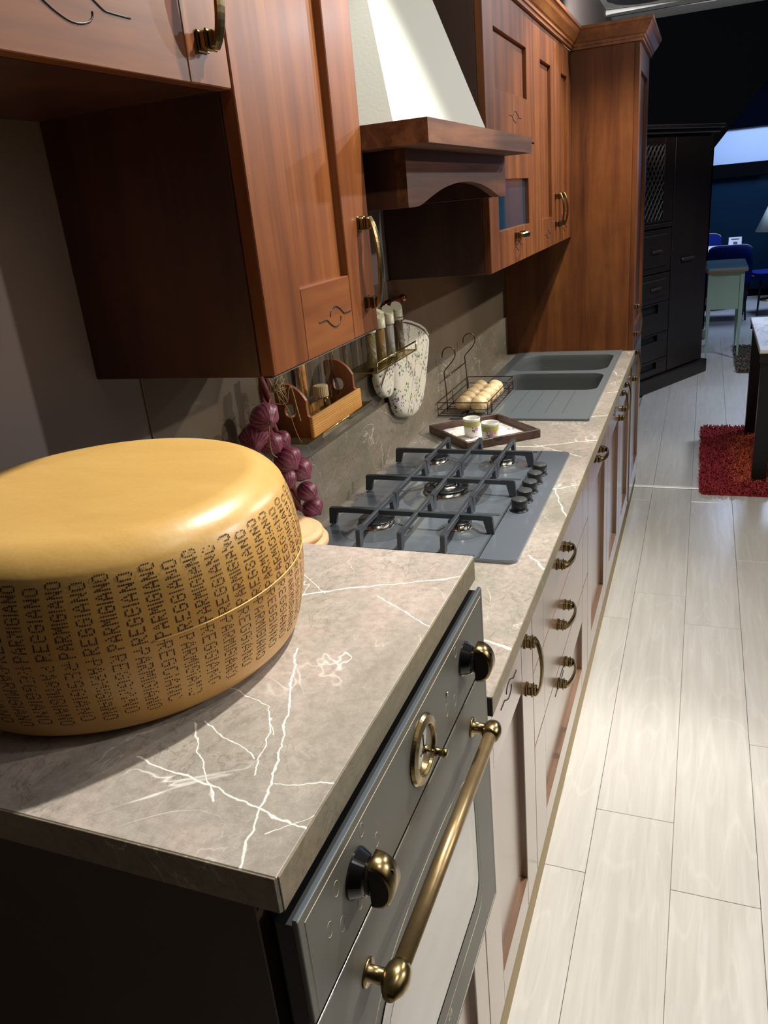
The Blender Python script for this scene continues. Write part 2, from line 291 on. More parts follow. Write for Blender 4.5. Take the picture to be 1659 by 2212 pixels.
def white_marble():
    t = NT('white_marble_top'); p = t.coord(); r_ = t.math('ABSOLUTE', t.math('SUBTRACT', t.noise(p, 3.2, 5, .6, 1.6), .5))
    t.link(t.mix(t.math('MULTIPLY', t.ramp(r_, [(0, (1, 1, 1)), (.03, (0, 0, 0))]), .6), lin((236, 236, 240)), lin((120, 122, 150))), t.b.inputs['Base Color']); t.set(Roughness=.25); return t.m
MARW = white_marble()

# ------------------------------------------------------------------ geometry helpers
WL = {}
class MB:
    def __init__(s): s.v = []; s.f = []; s.sm = []
    def add(s, vs, fs, smooth=False):
        o = len(s.v); s.v += [tuple(v) for v in vs]; s.f += [tuple(i + o for i in f) for f in fs]; s.sm += [smooth] * len(fs); return s
    def frombm(s, bm, smooth=False, mat=None):
        bm.verts.ensure_lookup_table(); vs = [(mat @ v.co if mat else v.co.copy()) for v in bm.verts]
        s.add(vs, [[v.index for v in f.verts] for f in bm.faces], smooth); bm.free(); return s
    def box(s, a, b, bev=0.0, seg=1, mat=None):
        a, b = Vector(a), Vector(b); lo = Vector(map(min, a, b)); hi = Vector(map(max, a, b))
        bm = bmesh.new(); bmesh.ops.create_cube(bm, size=1.0)
        for v in bm.verts: v.co = Vector(((lo[i] + hi[i]) / 2 + v.co[i] * (hi[i] - lo[i]) for i in range(3)))
        if bev: bmesh.ops.bevel(bm, geom=list(bm.edges), offset=min(bev, min(hi - lo) * .45), segments=seg, profile=.5, affect='EDGES')
        return s.frombm(bm, False, mat)
    def tube(s, pts, r, n=8, closed=False, smooth=True, flat=1.0):
        pts = [Vector(p) for p in pts]; m = len(pts); rs = r if isinstance(r, (list, tuple)) else [r] * m; rings = []; up = None
        for i, p in enumerate(pts):
            if closed: t = (pts[(i + 1) % m] - pts[i - 1]).normalized()
            else: t = (pts[min(i + 1, m - 1)] - pts[max(i - 1, 0)]).normalized()
            if up is None: up = Vector((0, 0, 1)) if abs(t.z) < .9 else Vector((1, 0, 0))
            a = t.cross(up)
            if a.length < 1e-6: a = t.orthogonal()
            a.normalize(); b = a.cross(t).normalized(); up = b
            rings.append([p + (a * math.cos(2 * math.pi * k / n) + b * flat * math.sin(2 * math.pi * k / n)) * rs[i] for k in range(n)])
        vs = [v for g in rings for v in g]; fs = []
        for i in range(m if closed else m - 1):
            j = (i + 1) % m
            for k in range(n): fs.append((i * n + k, j * n + k, j * n + (k + 1) % n, i * n + (k + 1) % n))
        if not closed: fs.append(tuple(range(n))[::1]); fs.append(tuple((m - 1) * n + k for k in range(n))[::-1])
        return s.add(vs, fs, smooth)
    def cyl(s, c, r, h, axis='z', n=24, r2=None, smooth=True):
        return s.lathe([(0, 0), (r, 0), (r if r2 is None else r2, h), (0, h)], c, axis, n, smooth)
    def lathe(s, prof, c=(0, 0, 0), axis='z', n=32, smooth=True, mod=None):
        c = Vector(c); ax = {'x': ((0, 1, 0), (0, 0, 1), (1, 0, 0)), '-x': ((0, 1, 0), (0, 0, 1), (-1, 0, 0)), 'y': ((1, 0, 0), (0, 0, 1), (0, 1, 0)), '-y': ((1, 0, 0), (0, 0, 1), (0, -1, 0)), 'z': ((1, 0, 0), (0, 1, 0), (0, 0, 1))}[axis] if isinstance(axis, str) else axis
        A, B, Z = map(Vector, ax); vs = []; idx = []
        for (r, h) in prof:
            if r < 1e-7: idx.append([len(vs)] * n); vs.append(c + Z * h)
            else:
                idx.append([len(vs) + k for k in range(n)])
                for k in range(n):
                    t = 2 * math.pi * k / n; rr = r * (mod(t, h) if mod else 1); vs.append(c + (A * math.cos(t) + B * math.sin(t)) * rr + Z * h)
        fs = []
        for i in range(len(prof) - 1):
            for k in range(n):
                q = [idx[i][k], idx[i][(k + 1) % n], idx[i + 1][(k + 1) % n], idx[i + 1][k]]; u = []
                for x in q:
                    if x not in u: u.append(x)
                if len(u) > 2: fs.append(tuple(u))
        return s.add(vs, fs, smooth)
    def prism(s, outer, holes, org, U, V, N, t):
        org, U, V, N = Vector(org), Vector(U), Vector(V), Vector(N); loops = [outer] + list(holes); flat = [p for l in loops for p in l]
        tri = tessellate_polygon([[Vector((p[0], p[1], 0)) for p in l] for l in loops]); n = len(flat)
        vs = [org + U * p[0] + V * p[1] for p in flat] + [org + U * p[0] + V * p[1] + N * t for p in flat]
        fs = [tuple(f) for f in tri] + [tuple(i + n for i in f[::-1]) for f in tri]; o = 0
        for l in loops:
            m = len(l)
            for k in range(m): a, b = o + k, o + (k + 1) % m; fs.append((a, b, b + n, a + n))
            o += m
        return s.add(vs, fs)
    def build(s, name, mat, parent=None, **kw):
        off = WL.get(parent, Vector((0, 0, 0))) if parent else Vector(kw.pop('org', (0, 0, 0)))
        me = bpy.data.meshes.new(name); me.from_pydata([Vector(v) - off for v in s.v], [], s.f); me.update()
        for p, q in zip(me.polygons, s.sm): p.use_smooth = q
        bm = bmesh.new(); bm.from_mesh(me); bmesh.ops.recalc_face_normals(bm, faces=bm.faces); bm.to_mesh(me); bm.free()
        me.materials.append(mat); o = bpy.data.objects.new(name, me); COL.objects.link(o)
        if parent: o.parent = parent
        else: o.location = off
        WL[o] = off
        for k, v in kw.items(): o[k] = v
        return o
def thing(name, label, cat, loc, group=None):
    o = bpy.data.objects.new(name, None); COL.objects.link(o); o.location = loc; o.empty_display_size = .05; o['label'] = label; o['category'] = cat
    if group: o['group'] = group
    WL[o] = Vector(loc); return o
def tag(o, label, cat, group=None):
    o['label'] = label; o['category'] = cat
    if group: o['group'] = group
    return o
def struct(name, mb, mat, parent=None, **k):
    o = mb.build(name, mat, parent, **k)
    if not parent: o['kind'] = 'structure'
    return o
def rrect(x0, y0, x1, y1, r, n=6):
    p = []; rr = r if isinstance(r, (list, tuple)) else [r] * 4
    for (cx, cy, a, q) in ((x1 - rr[0], y1 - rr[0], 0, rr[0]), (x0 + rr[1], y1 - rr[1], 90, rr[1]), (x0 + rr[2], y0 + rr[2], 180, rr[2]), (x1 - rr[3], y0 + rr[3], 270, rr[3])):
        for k in range(n + 1): t = math.radians(a + 90 * k / n); p.append((cx + q * math.cos(t), cy + q * math.sin(t)))
    return p
def link_copy(o, parent=None):
    c = o.copy(); COL.objects.link(c); c.parent = parent; WL[c] = WL[o]
    for ch in list(o.children): link_copy(ch, c)
    return c

# ------------------------------------------------------------------ the setting
ZC = 3.06
fl = struct('floor', MB().box((-.2, -3, -.06), (6, 13, -.011)), FLOORS)
rows = [.51, .715, .922, 1.127, 1.332, 1.537, 1.742, 1.947, 2.152, 2.357]
offs = [1.767, 2.004, 1.771, 2.40, 1.55, 2.1, 1.8, 2.2, 1.7]
for i, (a, b) in enumerate(zip(rows[:-1], rows[1:])):
    y = offs[i] - 1.341 * 4
    while y < 9.3:
        for (lo, hi) in ((-1.2, 4.645), (4.675, 9.3)):
            y0, y1 = max(y, lo), min(y + 1.341, hi)
            if y1 - y0 > .02: MB().box((a + .0006, y0 + .0006, -.0105), (b - .0006, y1 - .0006, 0), .0007).build('plank', FLOORM, fl)
        y += 1.341
MB().box((2.358, -3, -.0105), (6, 9.3, 0)).build('floor_field', FLOORM, fl); MB().box((.45, 9.3, -.0105), (6, 12.5, 0)).build('far_floor', plain('far_room_floor', (176, 178, 180), .3), fl)
struct('trim_1', MB().box((.60, 4.645, -.001), (2.36, 4.675, .006), .002), plain('aluminium_strip', (235, 235, 232), .25))
struct('ceiling', MB().box((-.2, -3, ZC), (6, 13, ZC + .06)), CEIL)
struct('wall_left', MB().box((-.12, -3, 0), (0, 9.3, ZC)), WALLM)
struct('wall_right', MB().box((6, -3, 0), (6.1, 13, ZC)), plain('right_wall', (70, 68, 70), .8))
struct('wall_behind', MB().box((-.2, -3.1, 0), (6, -3, ZC)), plain('rear_wall', (120, 112, 104), .8))
# black wall with a sloped opening to the far room
wb = MB().prism([(-.12, 0), (.958, 0), (.958, 1.869), (1.391, 2.414), (1.75, 2.866), (4.6, 2.866), (4.6, 0), (6, 0), (6, ZC), (-.12, ZC)], [], (0, 9.3, 0), (1, 0, 0), (0, 0, 1), (0, 1, 0), .12)
struct('wall_back', wb, NEARBLACK)
struct('trim_2', MB().box((.945, 9.285, 0), (.975, 9.299, .10)), WHITEP)
fw = struct('wall_far', MB().box((-.2, 12.5, 0), (6, 12.6, 1.56)), TEAL)
MB().box((-.2, 12.42, 1.56), (6, 12.6, 1.725)).build('black_band', NEARBLACK, fw)  # black band across the wall below the pale upper part
MB().box((-.2, 12.5, 1.725), (6, 12.6, 2.145)).build('upper_wall', BLUEW, fw)
MB().box((-.2, 12.46, 2.145), (6, 12.6, ZC)).build('dark_fascia', plain('navy_fascia', (3, 5, 14), .9, spec=.0), fw)
struct('baseboard_far', MB().box((0, 12.47, 0), (6, 12.5, .09)), NEARBLACK)
# ceiling light rail seen above the crown moulding
rl = thing('ceiling_light_rail', 'white light rail with black spot head under the grey ceiling beyond the cabinets', 'light rail', (.2, 8.6, 3.05))
MB().tube([(-.30, 8.40, 3.035), (.9, 8.66, 3.035)], .022, 8).build('rail', WHITEP, rl)
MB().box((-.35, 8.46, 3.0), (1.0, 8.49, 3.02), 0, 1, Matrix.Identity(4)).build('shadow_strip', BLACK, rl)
MB().cyl((-.16, 8.55, 2.93), .03, .08, 'z', 12).build('spot_head', BLKGLOSS, rl)
cv = thing('ceiling_vent', 'dark oval fitting recessed in the grey ceiling above the crown moulding', 'vent', (.25, 8.0, 3.05))
MB().lathe([(0, -.02), (.25, -.02), (.30, 0), (.30, .008), (0, .008)], (.35, 8.05, 3.05), 'z', 24).build('rim', plain('vent_grey', (60, 60, 64), .4), cv)

# ------------------------------------------------------------------ handles and doors
def bow_handle(name, x, y, z, parent, vertical=True, L=.128):
    h = L / 2; mb = MB(); tr = lambda a, b, c: (x + a, y + b, z + c) if vertical else (x + a, y + c, z + b)
    def bx(a0, b0, c0, a1, b1, c1, bev=.0012): mb.box(tr(a0, b0, c0), tr(a1, b1, c1), bev)
    for s in (-1, 1):
        c = s * (h - .010)
        bx(0, -.0120, c - .0125, .0035, .0120, c + .0125, .002); bx(.003, -.0098, c - .0104, .0125, .0098, c + .0104, .002); bx(.012, -.0118, c - .0122, .0155, .0118, c + .0122, .0015); bx(.015, -.0088, c - .0098, .0225, .0088, c + .0098, .002)
    n = 18; vs = []; fs = []
    for i in range(n + 1):
        t = -1 + 2 * i / n; c = t * (h + .001); a = .0200 + .0150 * (1 - t * t) ** .75; wdt = .0066 + .0030 * (1 - t * t); th = .0030
        for (da, db) in ((-th, -wdt), (-th, wdt), (th * .3, wdt), (th * 1.1, wdt * .5), (th * 1.1, -wdt * .5), (th * .3, -wdt)): vs.append(tr(a + da, db, c))
    m = 6
    for i in range(n):
        for k in range(m): fs.append((i * m + k, i * m + (k + 1) % m, (i + 1) * m + (k + 1) % m, (i + 1) * m + k))
    fs += [tuple(range(m)), tuple(n * m + k for k in range(m))]; mb.add(vs, fs, False)
    return mb.build(name, BRASS, parent)
EMB = [(-.31, .10), (-.30, .28), (-.22, .52), (-.05, .66), (.11, .64), (.27, .47), (.38, .30), (.50, .08), (.6, .01), (1.0, 0)]
def smooth_pts(p, n=4):
    out = []
    for i in range(len(p) - 1):
        p0, p1, p2, p3 = p[max(i - 1, 0)], p[i], p[i + 1], p[min(i + 2, len(p) - 1)]
        for k in range(n):
            t = k / n; out.append(tuple(.5 * (2 * p1[j] + (p2[j] - p0[j]) * t + (2 * p0[j] - 5 * p1[j] + 4 * p2[j] - p3[j]) * t * t + (3 * p1[j] - p0[j] - 3 * p2[j] + p3[j]) * t ** 3) for j in range(len(p1))))
    out.append(tuple(p[-1])); return out
def carving(x, y, z, hw, amp, parent, r=.0011, mat=None):
    mb = MB(); pts = smooth_pts(EMB)
    for s in (1, -1): mb.tube([(x - .0001, y + s * u * hw, z + s * v * amp) for u, v in pts], r, 6, flat=1)
    mb.build('carving', mat or GROOVE, parent)
def frame_door(parent, x, y0, y1, z0, z1, st, rt, rb, th=.022, mz=WZ, my=WY, handle=None, carve=None, glass=False, gap=.0012, joints=True, name='door', top_panel=None):
    """x is the front face; stiles st wide, top rail rt, bottom rail rb high, recessed panel between"""
    y0 += gap; y1 -= gap; z0 += gap; z1 -= gap; g = .0005; b = .0016
    d = MB().prism([(y0 + .002, z0 + .002), (y1 - .002, z0 + .002), (y1 - .002, z1 - .002), (y0 + .002, z1 - .002)], [[(y0 + st - .004, z0 + rb - .004), (y1 - st + .004, z0 + rb - .004), (y1 - st + .004, z1 - rt + .004), (y0 + st - .004, z1 - rt + .004)]], (x - th - .001, 0, 0), (0, 1, 0), (0, 0, 1), (1, 0, 0), .003).build(name, mz, parent)
    MB().box((x - th, y0, z0), (x, y0 + st - g, z1), b).build('stile', mz, d); MB().box((x - th, y1 - st + g, z0), (x, y1, z1), b).build('stile', mz, d)
    MB().box((x - th, y0 + st, z1 - rt), (x - .0003, y1 - st, z1), b * .6).build('rail', my, d)
    MB().box((x - th, y0 + st, z0), (x - .0003, y1 - st, z0 + rb), b * .6).build('rail', my, d)
    if glass: MB().box((x - th + .004, y0 + st, z0 + rb), (x - th + .009, y1 - st, z1 - rt)).build('pane', PANEG, d)
    else: MB().box((x - th + .001, y0 + st - .002, z0 + rb - .002), (x - .0135, y1 - st + .002, z1 - rt + .002)).build('panel', mz, d)
    if carve: carving(x, carve[0], carve[1], carve[2], carve[3], d)
    if handle: bow_handle('handle', x, handle[0], handle[1], d, handle[2], handle[3] if len(handle) > 3 else .128)
    return d

# ------------------------------------------------------------------ raised oven unit
ou = thing('oven_housing_unit', 'tall dark brown board cabinet carrying the oven and the nearest raised worktop', 'cabinet', (.3, .88, 0))
MB().box((.012, .586, .095), (.600, .604, 1.13), .001).build('side_panel', CARC, ou)
MB().box((.012, 1.164, .095), (.600, 1.181, 1.13), .001).build('side_panel', CARC, ou)
MB().box((.012, .604, .095), (.03, 1.164, 1.13)).build('back_panel', CARC, ou)
MB().box((.03, .604, .50), (.58, 1.164, .518)).build('shelf', CARC, ou)
MB().box((.03, .604, .095), (.58, 1.164, .112)).build('bottom', CARC, ou)
dr = frame_door(ou, .615, .583, 1.181, .096, .523, .075, .07, .10, mz=BZ, my=BY, name='drawer_front')
MB().box((.015, .586, 0), (.611, 1.181, .094)).build('plinth', PLINTH, ou)
wt = MB().box((.0, .581, 1.1315), (.6292, 1.184, 1.1695), .0012).build('raised_worktop', MB1, org=(.32, .88, 1.15)); tag(wt, 'short thick veined grey worktop on the nearest unit, cheese wheel on it', 'worktop')
MB().box((.6284, .583, 1.1325), (.6307, 1.182, 1.1688), .0005).build('front_edge', MBE, wt); MB().box((.002, .5798, 1.1325), (.6280, .5815, 1.1688), .0004).build('side_edge', MBE, wt)

# ------------------------------------------------------------------ oven
ov = thing('built_in_oven', 'anthracite retro built-in oven with brass bar handle and brass knobs', 'oven', (.62, .88, .83))
XO = .6406; y0, y1 = .5825, 1.1775
MB().box((.05, .606, .530), (.6185, 1.162, 1.118)).build('housing', BLACK, ov)
MB().box((.6187, y0 + .001, .529), (.6344, y1 - .001, 1.1172)).build('flange', BLACK, ov)
cp = MB().box((.6346, y0, 1.0035), (XO, y1, 1.123), .0016, 2).build('control_panel', OVEN, ov)
MB().box((.6350, y0 + .001, 1.1226), (XO - .0012, y1 - .001, 1.1236), .0003).build('top_edge', OVENTOP, cp)
dn = MB().box((.6346, y0, .528), (XO, y1, .9975), .0016, 2).build('oven_door', OVEN, ov)
MB().box((.6350, y0 + .002, .9970), (XO - .001, y1 - .002, .9982), .0003).build('steel_lip', CHROME, dn)
def ribbon(mb, pts, wd, x, closed=False, th=.0003):
    mb.tube([(x, p[0], p[1]) for p in pts], wd / 2, 4, closed, False)
pl = MB(); i = .010
ribbon(pl, [(y0 + i, 1.006), (y0 + i, 1.123 - i), (y1 - i, 1.123 - i), (y1 - i, 1.006)], .0008, XO)
for (cy, cz, r) in ((.742, 1.060, .0055), (.650, 1.090, .0055), (.652, 1.045, .0055), (.690, 1.030, .005), (.712, 1.100, .005), (1.02, 1.035, .0055), (1.035, 1.10, .005), (1.11, 1.06, .005), (.985, 1.044, .006), (.629, 1.064, .0055)):
    ribbon(pl, [(cy + r * math.cos(t * .4488), cz + r * math.sin(t * .4488) * 1.5) for t in range(14)], .0005, XO, True)
for k in range(4): ribbon(pl, [(1.012 + k * .007, 1.026), (1.014 + k * .007, 1.032)], .0006, XO)
pl.build('printed_symbols', CREAM, cp)
led = MB().lathe([(0, 0), (.0032, 0), (.0032, .0016), (.0018, .002), (.0018, .0008), (0, .0008)], (XO, .989, 1.0665), 'x', 14).build('indicator_light', CHROME, cp)
pd = MB(); ribbon(pd, [(y1 - .008, .995), (y1 - .008, .536), (y0 + .008, .536), (y0 + .008, .995)], .0008, XO)
def arch(hw, zb, zs, zt, r=.03, cy=.881, n=22):
    p = [(cy - hw + r, zb), (cy + hw - r, zb)]
    for k in range(1, 7): a = math.radians(-90 + 15 * k); p.append((cy + hw - r + r * math.cos(a), zb + r + r * math.sin(a)))
    for k in range(n + 1):
        t = k / n; u = math.cos(math.pi * t); p.append((cy + hw * (abs(u) ** .82) * (1 if u >= 0 else -1), zs + (zt - zs) * math.sin(math.pi * t) ** .55))
    for k in range(0, 6): a = math.radians(180 + 15 * k); p.append((cy - hw + r + r * math.cos(a), zb + r + r * math.sin(a)))
    return p
ribbon(pd, arch(.212, .600, .790, .905), .0008, XO, True); pd.build('printed_outline', CREAM, dn)
gl = MB().prism(arch(.196, .640, .785, .885), [], (XO - .0005, 0, 0), (0, 1, 0), (0, 0, 1), (1, 0, 0), .0011).build('window', OVGLASS, dn)
bl = MB(); ribbon(bl, arch(.196, .640, .785, .885), .0018, XO + .0004, True); bl.build('window_seal', BLKGLOSS, dn)
MB().prism(arch(.172, .664, .775, .855), [], (XO + .0004, 0, 0), (0, 1, 0), (0, 0, 1), (1, 0, 0), .0005).build('inner_pane', OVGLASS2, dn)
def text(body, size, loc, mat, parent, rotm, name='lettering', ext=.0002):
    c = bpy.data.curves.new(name, 'FONT'); c.body = body; c.size = size; c.align_x = 'CENTER'; c.extrude = ext; o = bpy.data.objects.new(name, c); me = bpy.data.meshes.new_from_object(o)
    bpy.data.objects.remove(o); o = bpy.data.objects.new(name, me); COL.objects.link(o); me.materials.append(mat); o.parent = parent; off = WL.get(parent, Vector())
    o.matrix_local = Matrix.Translation(Vector(loc) - off) @ rotm; WL[o] = off; return o
ROTX = Matrix(((0, 0, 1, 0), (1, 0, 0, 0), (0, 1, 0, 0), (0, 0, 0, 1)))   # text facing +x, reading along +y
text('ca', .022, (XO + .0001, .905, .582), CREAM, dn, ROTX)
GRIPF = plain('brass_dark_reflection', (30, 24, 15), .42, .6)  # reflection of dark surroundings on the grip sides, put into a darker brass
def oven_knob(y, z):
    k = MB().lathe([(0, 0), (.0245, 0), (.0245, .002), (.0190, .013), (.0165, .0145), (.0165, .018), (0, .018)], (XO, y, z), 'x', 64, False).build('knob', BLKGLOSS, cp)
    n = 24; prof = [(XO + .0185, z - .0265)] + [(XO + .0185 + .0225 * math.cos(a) ** .8, z - .001 + .0255 * math.sin(a)) for a in [math.radians(-84 + 168 * q / n) for q in range(n + 1)]] + [(XO + .0185, z + .0245)]
    vs = []; m = len(prof)
    for (yy, kk) in ((-.0125, .90), (-.0108, 1.0), (.0108, 1.0), (.0125, .90)):
        for p in prof: vs.append((XO + .0185 + (p[0] - XO - .0185) * kk, y + yy, z - .001 + (p[1] - z + .001) * kk))
    fs = [(l * m + q, l * m + (q + 1) % m, (l + 1) * m + (q + 1) % m, (l + 1) * m + q) for l in range(3) for q in range(m)] + [tuple(range(m)), tuple(3 * m + q for q in range(m))]
    MB().add(vs, fs, True).build('grip', BRASS, k)
    for yy in (-.0127, .0127): MB().add([(XO + .0187 + (p[0] - XO - .0185) * .84, y + yy, z - .001 + (p[1] - z + .001) * .86) for p in prof], [tuple(range(m))]).build('grip_face', GRIPF, k)
    MB().box((XO + .0372, y - .0008, z + .009), (XO + .0395, y + .0008, z + .015)).build('marker', BLACK, k)
oven_knob(.690, 1.068); oven_knob(1.070, 1.068)
tm = MB().lathe([(.029, 0), (.0425, 0), (.0428, .0015), (.0405, .0050), (.0320, .0066), (.0305, .0062), (.029, .003), (.029, 0)], (XO, .887, 1.0590), 'x', 64, False).build('timer', BRASS, cp)
MB().lathe([(0, .001), (.0295, .001), (.0295, .0022), (0, .0022)], (XO, .887, 1.059), 'x', 40).build('timer_face', plain('timer_dial', (206, 202, 190), .05, .2, coat=1.0, coatr=.02), tm)
MB().box((XO + .0025, .8862, 1.062), (XO + .0032, .8880, 1.080)).box((XO + .0025, .874, 1.0585), (XO + .0032, .887, 1.0598)).build('clock_hand', BLACK, tm)
MB().cyl((XO + .002, .887, 1.059), .0055, .005, 'x', 18).cyl((XO + .007, .887, 1.059), .0018, .010, 'x', 10).lathe([(0, 0), (.0055, 0), (.0055, .003), (.0048, .004), (.0048, .010), (.0055, .011), (.0055, .0135), (.004, .015), (0, .015)], (XO + .016, .887, 1.059), 'x', 20).build('setting_pin', BRASS, tm)
hz, hx = .941, .6705
oh = MB().tube([(hx, .690, hz), (hx, 1.088, hz)], .0093, 24).build('bar_handle', BRASSD, dn)
for ys, dd in ((.686, 1), (1.090, -1)):
    MB().lathe([(0, 0), (.0140, 0), (.0148, .001), (.0140, .0022), (.0085, .0026), (.0082, .020), (.0085, .026), (0, .026)], (XO, ys, hz), 'x', 28).lathe([(0, -.0215), (0.0048, -0.0212), (0.0068, -0.0196), (0.0075, -0.0178), (0.0084, -0.0168), (0.0118, -0.0110), (0.0143, -0.0020), (0.0144, 0.0040), (0.0130, 0.0120), (0.0104, 0.0180), (0, .018)] if dd > 0 else [(0, -.0162), (0.0063, -0.0148), (0.0113, -0.0095), (0.0137, -0.0010), (0.0139, 0.0050), (0.0127, 0.0120), (0.0106, 0.0165), (0, .0165)], (hx, ys, hz), 'y' if dd > 0 else '-y', 28).build('handle_post', BRASS, oh)

# ------------------------------------------------------------------ main worktop with cut-outs
ZM = .885; Y0, Y1 = 1.19, 4.156
bowl1 = rrect(.120, 3.335, .548, 3.640, [.055, .085, .055, .045], 8); bowl2 = rrect(.120, 3.695, .548, 4.045, [.05, .085, .055, .075], 8)
wo = [(.0, Y0), (.605, Y0), (.605, 1.2435), (.6300, 1.2435), (.6300, Y1), (.0, Y1)]
grow = lambda l, k: [((p[0] - .334) * k + .334, (p[1] - sum(q[1] for q in l) / len(l)) * k + sum(q[1] for q in l) / len(l)) for p in l]
mwt = MB().prism(wo, [grow(bowl1, 1.02), grow(bowl2, 1.02)], (0, 0, ZM - .0365), (1, 0, 0), (0, 1, 0), (0, 0, 1), .0365).build('worktop', MB2, org=(.3, 2.6, .87)); tag(mwt, 'long low veined grey worktop carrying the gas hob and the sink', 'worktop')
MB().box((.6295, 1.2440, ZM - .0362), (.6315, Y1, ZM - .0006), .0004).build('front_edge', MBE, mwt)
MB().box((.607, 1.2405, ZM - .0362), (.6312, 1.2438, ZM - .0006)).build('end_cap', plain('black_end_cap', (30, 27, 24), .5), mwt)
up = MB().box((.0006, Y0, ZM + .0002), (.0125, Y1, 1.070), .0008).build('upstand', MBW, org=(0, 2.6, .95)); tag(up, 'low grey marbled upstand strip along the wall behind the hob and sink', 'upstand')
sp = MB()
for a, b in ((1.311, 2.02), (2.021, 2.84), (2.841, 4.155)): sp.box((.0002, a, 1.0705), (.0035, b, 1.4275), .0004)
sp = sp.build('backsplash_panel', SPLASH, org=(0, 2.6, 1.2)); tag(sp, 'glossy taupe wall panel between the upstand and the wall cabinets', 'wall panel')

# ------------------------------------------------------------------ base cabinets
XB = .615
def base_unit(label, a, b, builder, zt=.848):
    u = thing('base_cabinet', label, 'cabinet', ((.3), (a + b) / 2, 0))
    MB().box((.015, a + .001, .0945), (.592, a + .018, zt)).build('side_panel', CARC, u); MB().box((.015, b - .018, .0945), (.592, b - .001, zt)).build('side_panel', CARC, u); MB().box((.015, a + .018, .0945), (.592, b - .018, .112)).build('bottom', CARC, u); MB().box((.566, a + .018, .83), (.592, b - .018, .848)).build('stretcher', CARC, u)
    MB().box((.015, a, 0), (.611, b, .094)).build('plinth', PLINTH, u); builder(u); return u
base_unit('slim base cabinet with one long vertical handle, just beyond the oven', 1.182, 1.652, lambda u: frame_door(u, XB, 1.182, 1.652, .096, .846, .110, .150, .085, mz=BZ, my=BY, handle=(1.580, .731, True, .136), carve=(1.427, .775, .067, .025)))
def drawers(u):
    for (z0, z1, hz_) in ((.663, .846, .775), (.4655, .661, .602)):
        d = MB().box((XB - .0225, 1.655, z0 + .002), (XB - .018, 2.567, z1 - .002)).build('drawer_front', BY, u); MB().box((XB - .022, 1.6535, z0), (XB, 1.6535 + .130, z1), .0014).build('end_board', BY, d); MB().box((XB - .022, 2.569 - .12, z0), (XB, 2.569, z1), .0014).build('end_board', BY, d)
        MB().box((XB - .022, 1.7842, z0), (XB - .0002, 2.4484, z1), .001).build('middle_board', BY, d); bow_handle('handle', XB, 2.035, hz_, d, False)
    frame_door(u, XB, 1.6525, 2.570, .096, .4635, .130, .112, .075, mz=BZ, my=BY, handle=(2.035, .422, False), carve=(2.03, .414, .10, .016), name='drawer_front')
base_unit('three-drawer base cabinet with horizontal brass handles under the hob', 1.653, 2.570, drawers)
base_unit('base cabinet with one horizontal handle below the gap between hob and sink', 2.571, 3.140, lambda u: frame_door(u, XB, 2.571, 3.14, .096, .846, .10, .13, .085, mz=BZ, my=BY, handle=(2.80, .80, False)))
base_unit('sink base cabinet half with vertical handle on its far side', 3.141, 3.650, lambda u: frame_door(u, XB, 3.141, 3.65, .096, .846, .10, .13, .085, mz=BZ, my=BY, handle=(3.575, .765, True), carve=(3.39, .79, .067, .025)), .68)
base_unit('sink base cabinet half with vertical handle on its near side, beside the tall cabinet', 3.651, 4.155, lambda u: frame_door(u, XB, 3.651, 4.155, .096, .846, .10, .13, .085, mz=BZ, my=BY, handle=(3.725, .765, True)), .68)

# ------------------------------------------------------------------ tall cabinet
tc = thing('tall_cabinet', 'tall cherry wood larder cabinet closing the far end of the worktop', 'cabinet', (.3, 4.45, 0))
MB().box((.0, 4.157, .0), (.597, 4.177, 2.195), .001).build('side_panel', WZ, tc)
MB().box((.0, 4.722, .0), (.597, 4.742, 2.195), .001).build('side_panel', WZ, tc); MB().box((.0, 4.177, .1), (.02, 4.722, 2.19)).box((.02, 4.177, 2.17), (.59, 4.722, 2.19)).build('back_panel', CARC, tc)
MB().box((.02, 4.178, 0), (.611, 4.742, .094)).build('plinth', PLINTH, tc)
frame_door(tc, .620, 4.157, 4.742, .096, .862, .085, .09, .10, mz=BZ, my=BY, handle=(4.215, .80, True, .15))
frame_door(tc, .620, 4.157, 4.742, .864, 2.194, .085, .10, .12, handle=(4.215, 1.02, True, .15))

# ------------------------------------------------------------------ wall cabinets
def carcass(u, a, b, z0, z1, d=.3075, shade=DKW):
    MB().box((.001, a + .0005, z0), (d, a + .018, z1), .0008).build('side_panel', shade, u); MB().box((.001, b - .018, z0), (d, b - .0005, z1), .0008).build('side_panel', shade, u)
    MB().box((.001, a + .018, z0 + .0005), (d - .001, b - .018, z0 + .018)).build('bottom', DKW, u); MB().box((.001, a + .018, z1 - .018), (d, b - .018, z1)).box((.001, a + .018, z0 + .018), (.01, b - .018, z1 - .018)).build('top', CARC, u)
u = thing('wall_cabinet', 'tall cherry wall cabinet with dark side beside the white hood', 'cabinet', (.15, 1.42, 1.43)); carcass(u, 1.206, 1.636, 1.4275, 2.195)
d = frame_door(u, .331, 1.2065, 1.6360, 1.4270, 2.195, .118, .10, .112, handle=(1.590, 1.553, True, .16), carve=(1.445, 1.480, .067, .025))
MB().box((.312, 1.2075, 1.4262), (.3305, 1.635, 1.4272)).build('bottom_edge', RUBBERG, d)
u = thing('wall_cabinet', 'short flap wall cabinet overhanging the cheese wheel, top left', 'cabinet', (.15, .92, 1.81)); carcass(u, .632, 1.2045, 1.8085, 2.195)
frame_door(u, .331, .632, 1.2045, 1.8075, 2.195, .094, .09, .105, handle=(1.146, 1.910, True, .128), carve=(.922, 1.861, .089, .025))
